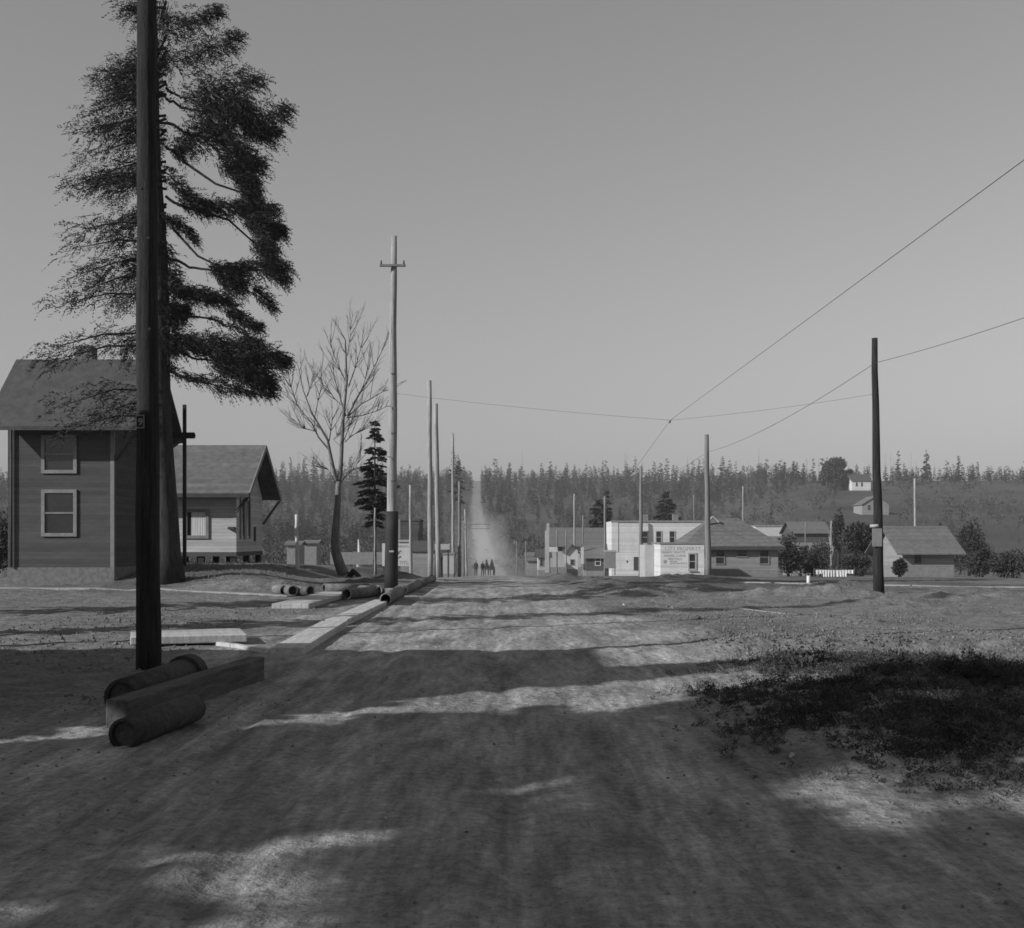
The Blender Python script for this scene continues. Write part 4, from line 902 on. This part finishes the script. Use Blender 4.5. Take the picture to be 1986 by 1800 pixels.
for k in range(42):
    px = R.choice([R.uniform(540, 750), R.uniform(950, 1500), R.uniform(1400, 1600), R.uniform(1700, 1786)]); s_ = 1.5 if px > 1560 else 1.0; Y = R.uniform(800, 960) / s_; x = X_(px, Y)
    if not clear_ok(x, Y): continue
    h = R.uniform(14, 26) / s_; o = link('dead_tree', R.choice(SM_), None, (x, Y, G(x, Y) - .3), R.uniform(0, 6)); o.scale = (h * .8, h * .8, h)
    sec = 'left of the tallest pole' if px < 760 else 'between the street gap and the white block' if px < 1250 else 'over the hipped cottage' if px < 1560 else 'near the bright farmhouse' if px < 1700 else 'at the right end of the hill'
    tag(o, 'bare dead trunk above the far wood ' + sec, 'tree', 'dead trunks above the far wood ' + sec)
def stuff():
    T = []; PP = []
    for k in range(5200):
        px = NR.uniform(-120, 2100); v = NR.uniform(0, 1); Y = 300 * (3.2 ** (v ** .8)); x = X_(px, Y)
        if not clear_ok(x, Y): continue
        dens = .25 + .75 * sm(Y, 560, 800) ; dens = dens + .5 * (fbm(x * .02, Y * .012, 3, 5) > .1)
        if px < 760: dens += .35
        if NR.random() > dens: continue
        s_ = 1.5 if px > 1560 else 1.0
        if px > 1450 and Y < 535 and NR.random() < .8: continue
        h = NR.uniform(5, 13) * (.6 if Y < 600 else 1) / (1 + (s_ - 1) * .6); a = NR.uniform(0, 6.28); V = VAR[NR.integers(0, len(VAR))]
        if len(V) > 700: V = V[NR.permutation(len(V))[:520]]
        c_, s2 = math.cos(a), math.sin(a); w_ = NR.uniform(.8, 1.6); A = V.copy(); A[..., 0] = (V[..., 0] * c_ - V[..., 1] * s2) * h * w_; A[..., 1] = (V[..., 0] * s2 + V[..., 1] * c_) * h * w_; A[..., 2] = V[..., 2] * h
        T.append(A.astype(np.float32)); PP.append((x, Y))
    PP = np.array(PP); Hh = base_h(PP[:, 0], PP[:, 1]) - .3; T = [A + np.array([p[0], p[1], h], np.float32) for A, p, h in zip(T, PP, Hh)]
    o = link('far_wood', tri_mesh('far_wood', np.concatenate(T), M['needles_far'])); o['kind'] = 'stuff'; tag(o, 'mass of firs covering the far hill on both sides of the street', 'wood')
    T = []
    for k in range(6500):
        px = NR.uniform(-150, 2150); v = NR.uniform(0, 1); Y = 185 * (4.6 ** v); x = X_(px, Y)
        if abs(x - float(roadx(Y))) < 3.3 + 2.5 * NR.random(): continue
        if 1010 < px < 1540 and Y < 230: continue
        if fbm(x * .03, Y * .02, 3, 9) < -.25: continue
        if px > 1480 and Y > 240 and (NR.random() < .5 or 1630 < px < 1740): continue
        h = NR.uniform(1.5, 4.5) * (1 + Y / 900)
        if NR.random() < .5: V = bare(h * 1.2, h * .5, 8, .035 + Y * .00011)
        else: V = blob(h * .45, h * .45, h * .5, 60, h * .15, 6, thin=.45)
        T.append((V + np.array([x, Y, float(base_h(x, Y)) - .15])).astype(np.float32))
    o = link('hillside_scrub', tri_mesh('hillside_scrub', np.concatenate(T), M['scrub'])); o['kind'] = 'stuff'; tag(o, 'grey leafless scrub over the valley and the far slope', 'scrub')
    # weeds on the mound and tufts on the verges
    def scatter(n, x0, x1, y0, y1, keep, make):
        x = NR.uniform(x0, x1, n); y = NR.uniform(y0, y1, n); k = keep(x, y); x, y = x[k], y[k]; z = hgt(x, y); B = [make() for _ in range(24)]
        return [(B[NR.integers(0, 24)] * NR.uniform(.45, 1.3) * (1 + .6 * (NR.random() < .12)) + np.array([a, b, c - .008])).astype(np.float32) for a, b, c in zip(x, y, z)]
    W1 = lambda: np.concatenate([bare(.07, .09, 7, .005, .7), blob(.065, .065, .035, 44, .015, 6)])
    T = scatter(26000, 1.2, 8.2, 6.8, 16, lambda x, y: (NR.random(len(x)) < masks(x, y)[2] ** 1.6 * 1.1 * (.35 + .9 * (fbm(x * 1.6, y * 1.6, 3, 4) > -.05))), W1)
    W2 = lambda: np.concatenate([bare(.16, .16, 16, .007, .75), blob(.12, .12, .08, 130, .022, 8)])
    T += scatter(420, 2.4, 7.0, 12.2, 14.6, lambda x, y: (masks(x, y)[2] > .5) & (fbm(x * 1.2, y * 1.2, 2, 14) > .0), W2)
    for (x, y) in ((3.35, 13.6), (3.2, 13.5), (3.5, 13.7), (3.3, 13.3)):
        T.append(np.concatenate([bare(.24, .2, 30, .008, .8), blob(.14, .14, .13, 160, .05, 8)]) + np.array([x, y, G(x, y) - .01]))
    o = link('weeds', tri_mesh('weeds', np.concatenate(T), M['weed'])); o['kind'] = 'stuff'; tag(o, 'dark low weeds growing over the mound at the right', 'weeds')
    GR = lambda: bare(.06, .11, 6, .0035, .5)
    off = lambda x, y: (masks(x, y)[0] < .35) & (fbm(x * .8, y * .8, 3, 77) > -.05)
    T = scatter(5000, 2.0, 8.5, 5, 15, off, GR) + scatter(3500, 1.6, 8, 7, 15.5, lambda x, y: (masks(x, y)[2] > .08) & (fbm(x * 1.4, y * 1.4, 3, 25) > .08), lambda: bare(.11, .13, 7, .004, .6)) + scatter(2500, -9, -3.8, 14, 30, off, GR) + scatter(3500, 2, 12, 17, 34, off, GR) + scatter(1200, -7, -2.5, 5, 9, off, GR)
    o = link('dry_grass', tri_mesh('dry_grass', np.concatenate(T), M['grassdry'])); o['kind'] = 'stuff'; tag(o, 'thin dry grass scattered along the road verges', 'grass')
    T = scatter(9000, -20, -5, 36, 56, lambda x, y: base_h(x, y) > .2, lambda: bare(.11, .14, 5, .011, .6))
    o = link('bank_grass', tri_mesh('bank_grass', np.concatenate(T), M['grassdry'])); o['kind'] = 'stuff'; tag(o, 'short rough grass over the bank in front of the left cottage', 'grass')
    # clods
    V = []; Fq = []
    ph = np.array([[1, 0, 0], [-1, 0, 0], [0, 1, 0], [0, -1, 0], [0, 0, 1], [0, 0, -.4]], float); fc = [(0, 2, 4), (2, 1, 4), (1, 3, 4), (3, 0, 4), (2, 0, 5), (1, 2, 5), (3, 1, 5), (0, 3, 5)]
    pts = []
    for n, x0, x1, y0, y1 in ((1400, 2.5, 7.5, 15.4, 18.5), (3600, 1.6, 8.5, 15, 25), (1500, 1, 14, 24, 40), (1800, -9, -2.6, 14, 27), (3800, -4.5, 7, 4.5, 17), (2200, -4.3, -2.2, 6, 16), (2200, 1.5, 4.0, 5, 13)):
        x = NR.uniform(x0, x1, n); y = NR.uniform(y0, y1, n); rd, _, m_ = masks(x, y); k = (NR.random(n) > rd * .95) & (fbm(x * .7, y * .7, 3, 19) > -.25)
        pts += list(zip(x[k], y[k], hgt(x[k], y[k]), rd[k]))
    for x, y, z, rd in pts:
        s_ = NR.uniform(.008, .03) * (1.8 if NR.random() < .05 else 1)
        if rd > .4: s_ = min(s_, .014)
        q = ph * s_ * NR.uniform(.6, 1.3, (6, 3)); b_ = len(V); V += [tuple(v + np.array([x, y, z + s_ * .15])) for v in q]; Fq += [(a + b_, b + b_, c + b_) for a, b, c in fc]
    me = make_mesh('dirt_clods', V, faces=Fq); me.materials.append(M['clodmat']); o = link('dirt_clods', me); o['kind'] = 'stuff'; tag(o, 'small clods and stones strewn over the earth', 'dirt')
M['clodmat'] = mat('clod', .13, .5, 3, .95, .2)
stuff()

# ------------------------------------------------------------------ small things
def laundry():
    Y = 96; xm = X_(1618, Y); z0 = G(xm, Y)
    t = thing('clothesline', 'clothesline hung with bright white laundry right of the hipped cottage', 'clothesline', (xm, Y, z0)); a = X_(1657, Y) - xm; zt = Z_(1104, Y) - z0
    for s in (-a, a): MB().tube([(s, 0, -.3), (s, 0, zt + .1)], .035, 6).build('post', M['timberdark'], t)
    MB().tube([(-a, 0, zt), (0, 0, zt - .08), (a, 0, zt)], .01, 4).build('line', M['wire'], t)
    x = -a + .1; k = 0
    while x < a - .3:
        w_ = R.uniform(.22, .42); d = R.uniform(.6, .85) * (.45 if x < -a + .5 or x > a - .7 else 1)
        mb = MB(); n = 5; vs = [(x + w_ * i / n * (1 if r == 0 else .92), .04 * math.sin(i * 1.9 + k) * (r + .2), zt - .06 - d * r / 2 - (.03 if i in (0, n) and r else 0)) for r in range(3) for i in range(n + 1)]
        mb.add(vs, [(r * (n + 1) + i, r * (n + 1) + i + 1, (r + 1) * (n + 1) + i + 1, (r + 1) * (n + 1) + i) for r in range(2) for i in range(n)])
        o = mb.build('washing', M['cloth']); o.location = (xm, Y, z0); tag(o, 'white washing pegged %s from the left end of the clothesline' % ['first', 'second', 'third', 'fourth', 'fifth', 'sixth', 'seventh', 'eighth', 'ninth', 'tenth', 'eleventh', 'twelfth', 'thirteenth', 'fourteenth'][min(k, 13)], 'laundry', 'washing on the clothesline'); x += w_ * .93; k += 1
laundry()
o = MB().tube([(0, 0, -.2), (0, 0, .30)], [.08, .07], 8).build('marker_stone', M['cloth']); p = at(1568, 47.5); o.location = p; tag(o, 'small white marker stone on the footway before the shrubs', 'marker')
for i, (px, py, s_) in enumerate([(1210, 1181, .05), (1303, 1183, .05), (1536, 1480, .03), (1711, 1478, .012), (1745, 1533, .03), (748, 1590, .012), (683, 1506, .012), (1645, 1354, .028), (1440, 1290, .02), (1497, 1297, .02), (1294, 1158, .03)]):
    if py > 1700: continue
    p = gp(px, py); mb = MB(); q = [Vector((math.cos(a), math.sin(a), 0)) for a in (0, 1.1, 2.3, 3.3, 4.4, 5.4)]
    mb.add([tuple(v * s_ * R.uniform(.7, 1.2)) for v in q] + [(v.x * s_ * .6, v.y * s_ * .6, s_ * R.uniform(.7, 1.2)) for v in q] + [(0, 0, s_ * 1.2)], [(k, (k + 1) % 6, 6 + (k + 1) % 6, 6 + k) for k in range(6)] + [(6 + k, 6 + (k + 1) % 6, 12) for k in range(6)])
    o = mb.build('stone', M['stone']); o.location = p; tag(o, ['pale stone at the far edge of the road', 'pale lump on the worn cross street', 'tiny pale stone low on the weedy mound', 'tiny chip at the foot of the weedy mound', 'brightest stone in the lower right verge', 'tiny pale pebble low in the road', 'tiny pale pebble near the left wheel ruts', 'pale stone on the sunny back of the mound', 'pale stone on the left end of the mound', 'bright stone on the crown of the mound', 'small pale lump near the spoil heaps'][i], 'stone', None)
# wagon, horses, people and a car in the dust
def horse_mesh(parent, x, y, z, s=1.0, name='horse'):
    pass
def skin(name, verts, edges, rad, m, parent=None, sub=1, root=0):
    me = bpy.data.meshes.new(name); me.from_pydata(verts, edges, []); o = link(name, me, parent)
    sk = o.modifiers.new('skin', 'SKIN'); 
    for i, r_ in enumerate(rad): me.skin_vertices[0].data[i].radius = (r_, r_) if not isinstance(r_, tuple) else r_
    me.skin_vertices[0].data[root].use_root = True
    sb = o.modifiers.new('sub', 'SUBSURF'); sb.levels = sub; sb.render_levels = sub
    dg = bpy.context.evaluated_depsgraph_get(); me2 = bpy.data.meshes.new_from_object(o.evaluated_get(dg)); o.modifiers.clear(); o.data = me2
    me2.materials.clear(); me2.materials.append(m); me2.polygons.foreach_set('use_smooth', np.ones(len(me2.polygons), bool)); return o
def ensure_skin(me):
    pass
def person(label, px, Y, h=1.72, rz=0):
    x = X_(px, Y); s = h / 1.72
    V = [(0, 0, .98), (0, .0, 1.2), (0, 0, 1.42), (0, 0, 1.52), (0, -.02, 1.63), (.18, 0, 1.4), (.24, .02, 1.12), (.25, -.06, .86), (-.18, 0, 1.4), (-.24, .02, 1.12), (-.25, -.06, .86), (.10, 0, .9), (.11, -.03, .5), (.11, .03, .07), (.11, -.12, .04), (-.10, 0, .9), (-.11, .05, .5), (-.11, .10, .07), (-.11, -.04, .04)]
    E = [(0, 1), (1, 2), (2, 3), (3, 4), (2, 5), (5, 6), (6, 7), (2, 8), (8, 9), (9, 10), (0, 11), (11, 12), (12, 13), (13, 14), (0, 15), (15, 16), (16, 17), (17, 18)]
    r_ = [.15, .14, .16, .06, .10, .075, .055, .04, .075, .055, .04, .1, .07, .05, .04, .1, .07, .05, .04]
    o = bpy.data.objects.new('person', None)
    me = bpy.data.meshes.new('person'); me.from_pydata([tuple(c * s for c in v) for v in V], E, []); ob = bpy.data.objects.new('person', me); COL.objects.link(ob)
    ob.modifiers.new('skin', 'SKIN')
    for i, q in enumerate(r_): me.skin_vertices[0].data[i].radius = (q, q)
    me.skin_vertices[0].data[0].use_root = True
    sb = ob.modifiers.new('sub', 'SUBSURF'); sb.levels = 1; sb.render_levels = 1
    me2 = bpy.data.meshes.new_from_object(ob.evaluated_get(bpy.context.evaluated_depsgraph_get())); ob.modifiers.clear(); ob.data = me2; me2.materials.clear(); me2.materials.append(M['coat'])
    ob.location = (x, Y, G(x, Y)); ob.rotation_euler = (0, 0, rz); bpy.data.objects.remove(o)
    hat = MB(); hat.tube([(0, 0, 1.70 * s), (0, 0, 1.715 * s)], [.17, .17], 12); hat.tube([(0, 0, 1.715 * s), (0, 0, 1.80 * s)], [.10, .085], 10); hat.build('hat', M['trimmid'], ob)
    tag(ob, label, 'person', 'people by the wagon'); return ob
person('person in a dark coat and hat standing at the left edge of the far road', 923, 140)
person('person in dark clothes beside the covered wagon', 936, 142, 1.7, .6)
def horse(label, px, Y, rz=0, x=None):
    x = X_(px, Y) if x is None else x
    V = [(0, .75, 1.25), (0, .3, 1.2), (0, -.3, 1.22), (0, -.75, 1.3), (0, -1.05, 1.65), (0, -1.25, 1.95), (0, -1.55, 1.75), (0, -1.72, 1.6), (.18, -.7, 1.0), (.18, -.72, .55), (.18, -.70, .05), (-.18, -.7, 1.0), (-.18, -.68, .55), (-.18, -.74, .05), (.2, .75, 1.0), (.2, .9, .55), (.2, .78, .05), (-.2, .75, 1.0), (-.2, .92, .55), (-.2, .85, .05), (0, 1.02, 1.2), (0, 1.15, .8), (.05, -1.2, 2.08), (-.05, -1.2, 2.08)]
    E = [(0, 1), (1, 2), (2, 3), (3, 4), (4, 5), (5, 6), (6, 7), (3, 8), (8, 9), (9, 10), (3, 11), (11, 12), (12, 13), (0, 14), (14, 15), (15, 16), (0, 17), (17, 18), (18, 19), (0, 20), (20, 21), (5, 22), (5, 23)]
    r_ = [.28, .29, .27, .26, .16, .13, .10, .07, .13, .07, .055, .13, .07, .055, .16, .07, .055, .16, .07, .055, .06, .04, .03, .03]
    me = bpy.data.meshes.new('horse'); me.from_pydata(V, E, []); ob = bpy.data.objects.new('horse', me); COL.objects.link(ob); ob.modifiers.new('skin', 'SKIN')
    for i, q in enumerate(r_): me.skin_vertices[0].data[i].radius = (q, q)
    me.skin_vertices[0].data[1].use_root = True
    sb = ob.modifiers.new('sub', 'SUBSURF'); sb.levels = 1; sb.render_levels = 1
    me2 = bpy.data.meshes.new_from_object(ob.evaluated_get(bpy.context.evaluated_depsgraph_get())); ob.modifiers.clear(); ob.data = me2; me2.materials.clear(); me2.materials.append(M['horse'])
    ob.location = (x, Y, G(x, Y)); ob.rotation_euler = (0, 0, rz); tag(ob, label, 'horse', 'horses drawing the wagon'); return ob
def wheel(mb, x, y, r_):
    n = 18; vs = []
    for s in (-.03, .03):
        for q in (r_, r_ - .07): vs += [(x + s, y + math.cos(k * 2 * math.pi / n) * q, r_ + math.sin(k * 2 * math.pi / n) * q) for k in range(n)]
    f = []
    for k in range(n):
        j = (k + 1) % n; f += [(k, j, n + j, n + k), (2 * n + k, 3 * n + k, 3 * n + j, 2 * n + j), (k, 2 * n + k, 2 * n + j, j), (n + k, n + j, 3 * n + j, 3 * n + k)]
    mb.add(vs, f)
    for k in range(5): a = k * math.pi / 5; mb.bar((x, y - math.cos(a) * (r_ - .05), r_ - math.sin(a) * (r_ - .05)), (x, y + math.cos(a) * (r_ - .05), r_ + math.sin(a) * (r_ - .05)), .04, .04)
    mb.tube([(x - .08, y, r_), (x + .08, y, r_)], .07, 8)
def wagon(label, px, Y, cover=True):
    x = X_(px, Y); t = thing('wagon', label, 'wagon', (x, Y, G(x, Y)), 0, 'wagons on the far road')
    MB().box(-.55, .55, 0, 2.8, .75, 1.25).build('bed', M['timberdark'], t)
    for (wx, wy, r_) in ((-.72, .5, .45), (.72, .5, .45), (-.72, 2.4, .55), (.72, 2.4, .55)):
        m = MB(); wheel(m, wx, wy, r_); m.build('wheel', M['trim'], t)
    if cover:
        mb = MB(); n = 10; vs = [(math.cos(math.pi * k / n) * .62, yy, 1.25 + math.sin(math.pi * k / n) * .95) for yy in (.3, 1.2, 2.1, 2.9) for k in range(n + 1)]
        mb.add(vs, [(r * (n + 1) + k, r * (n + 1) + k + 1, (r + 1) * (n + 1) + k + 1, (r + 1) * (n + 1) + k) for r in range(3) for k in range(n)], True); mb.build('cover', M['plaster'], t)
        MB().box(-.3, .3, .35, .5, 1.3, 1.9).build('sack', M['plaster'], t)
    MB().bar((0, 0, .8), (0, -2.6, .9), .07, .07).build('shaft', M['timberdark'], t)
    return t
wagon('covered wagon in the dust at the left of the far road', 948, 150)
horse('left horse harnessed before the covered wagon', 944, 147.2); horse('right horse harnessed before the covered wagon', 954, 147.2)
wagon('small open cart far up the road in the dust', 942, 330, False)
def car():
    Y = 262; x = X_(963, Y); t = thing('motor_car', 'dark open motor car raising dust in the middle of the far road', 'car', (x, Y, G(x, Y)))
    MB().box(-.62, .62, 0, 2.6, .55, 1.15).build('body', M['tar'], t, .08); MB().box(-.35, .35, -1.0, 0, .6, 1.1).build('bonnet', M['tar'], t, .08)
    MB().box(-.65, .65, .7, 2.6, 1.85, 1.93).build('hood', M['coat'], t, .05)
    for (a, b) in ((-.6, .75), (.6, .75), (-.6, 2.5), (.6, 2.5)): MB().box(a - .03, a + .03, b - .03, b + .03, 1.15, 1.85).build('hood_post', M['trim'], t)
    MB().box(-.55, .55, .1, .13, 1.16, 1.6).build('windscreen', M['glass'], t)
    for s in (-.5, .5): MB().tube([(s, -.9, .95), (s, -1.05, .95)], [.09, .11], 10).build('headlight', M['stone'], t)
    for (a, b) in ((-.7, -.6), (.7, -.6), (-.7, 2.0), (.7, 2.0)):
        m = MB(); wheel(m, a, b, .4); m.build('wheel', M['trim'], t)
car()

# ------------------------------------------------------------------ dust over the far road, and haze
def volume(name, mb, dens, col, label, noise=None):
    m = bpy.data.materials.new(name); m.use_nodes = True; N = m.node_tree.nodes; N.remove(N['Principled BSDF'])
    v = N.new('ShaderNodeVolumePrincipled'); v.inputs['Density'].default_value = dens; v.inputs['Color'].default_value = g3(col)
    m.node_tree.links.new(v.outputs[0], N['Material Output'].inputs['Volume'])
    o = mb.build(name, m); o['kind'] = 'stuff'; tag(o, label, name.replace('_', ' ')); return o
def dust(loc, rad, dens, label, seed):
    m = bpy.data.materials.new('road_dust'); m.use_nodes = True; N = m.node_tree.nodes; L = m.node_tree.links; N.remove(N['Principled BSDF'])
    v = N.new('ShaderNodeVolumePrincipled'); v.inputs['Color'].default_value = g3(.92)
    tc = N.new('ShaderNodeTexCoord'); gr = N.new('ShaderNodeTexGradient'); gr.gradient_type = 'SPHERICAL'; L.new(tc.outputs['Object'], gr.inputs[0])
    mp = N.new('ShaderNodeMapping'); mp.inputs['Location'].default_value = (seed, seed * 2, 0); mp.inputs['Scale'].default_value = (1.6, 3, 1.6); L.new(tc.outputs['Object'], mp.inputs[0])
    nz = N.new('ShaderNodeTexNoise'); nz.inputs['Scale'].default_value = 1.6; nz.inputs['Detail'].default_value = 3; L.new(mp.outputs[0], nz.inputs[0])
    a = N.new('ShaderNodeMapRange'); a.inputs[1].default_value = .35; a.inputs[2].default_value = .65; a.inputs[3].default_value = .25; a.inputs[4].default_value = 1.3; L.new(nz.outputs[0], a.inputs[0])
    p = N.new('ShaderNodeMath'); p.operation = 'POWER'; L.new(gr.outputs['Fac'], p.inputs[0]); p.inputs[1].default_value = 1.3
    q = N.new('ShaderNodeMath'); q.operation = 'MULTIPLY'; L.new(p.outputs[0], q.inputs[0]); L.new(a.outputs[0], q.inputs[1])
    q2 = N.new('ShaderNodeMath'); q2.operation = 'MULTIPLY'; L.new(q.outputs[0], q2.inputs[0]); q2.inputs[1].default_value = dens
    L.new(q2.outputs[0], v.inputs['Density']); L.new(v.outputs[0], N['Material Output'].inputs['Volume'])
    n = 14; vs = [(math.sin(math.pi * i / n) * math.cos(2 * math.pi * k / n), math.sin(math.pi * i / n) * math.sin(2 * math.pi * k / n), math.cos(math.pi * i / n)) for i in range(n + 1) for k in range(n)]
    o = MB().add(vs, [(i * n + k, (i + 1) * n + k, (i + 1) * n + (k + 1) % n, i * n + (k + 1) % n) for i in range(n) for k in range(n)], True).build('road_dust', m)
    o.location = loc; o.scale = rad; o['kind'] = 'stuff'; tag(o, label, 'dust')
dust((-6.0, 250, 1), (6.5, 110, 8), .012, 'tall drift of pale dust hanging over the far road', 1)
dust((-2.5, 165, -2), (6.5, 40, 4), .018, 'low dust cloud at the head of the far road beside the wagon', 4)
volume('haze', MB().box(-1400, 1400, -80, 1700, -12, 130), .00030, .78, 'thin even haze over the valley and the far hill')
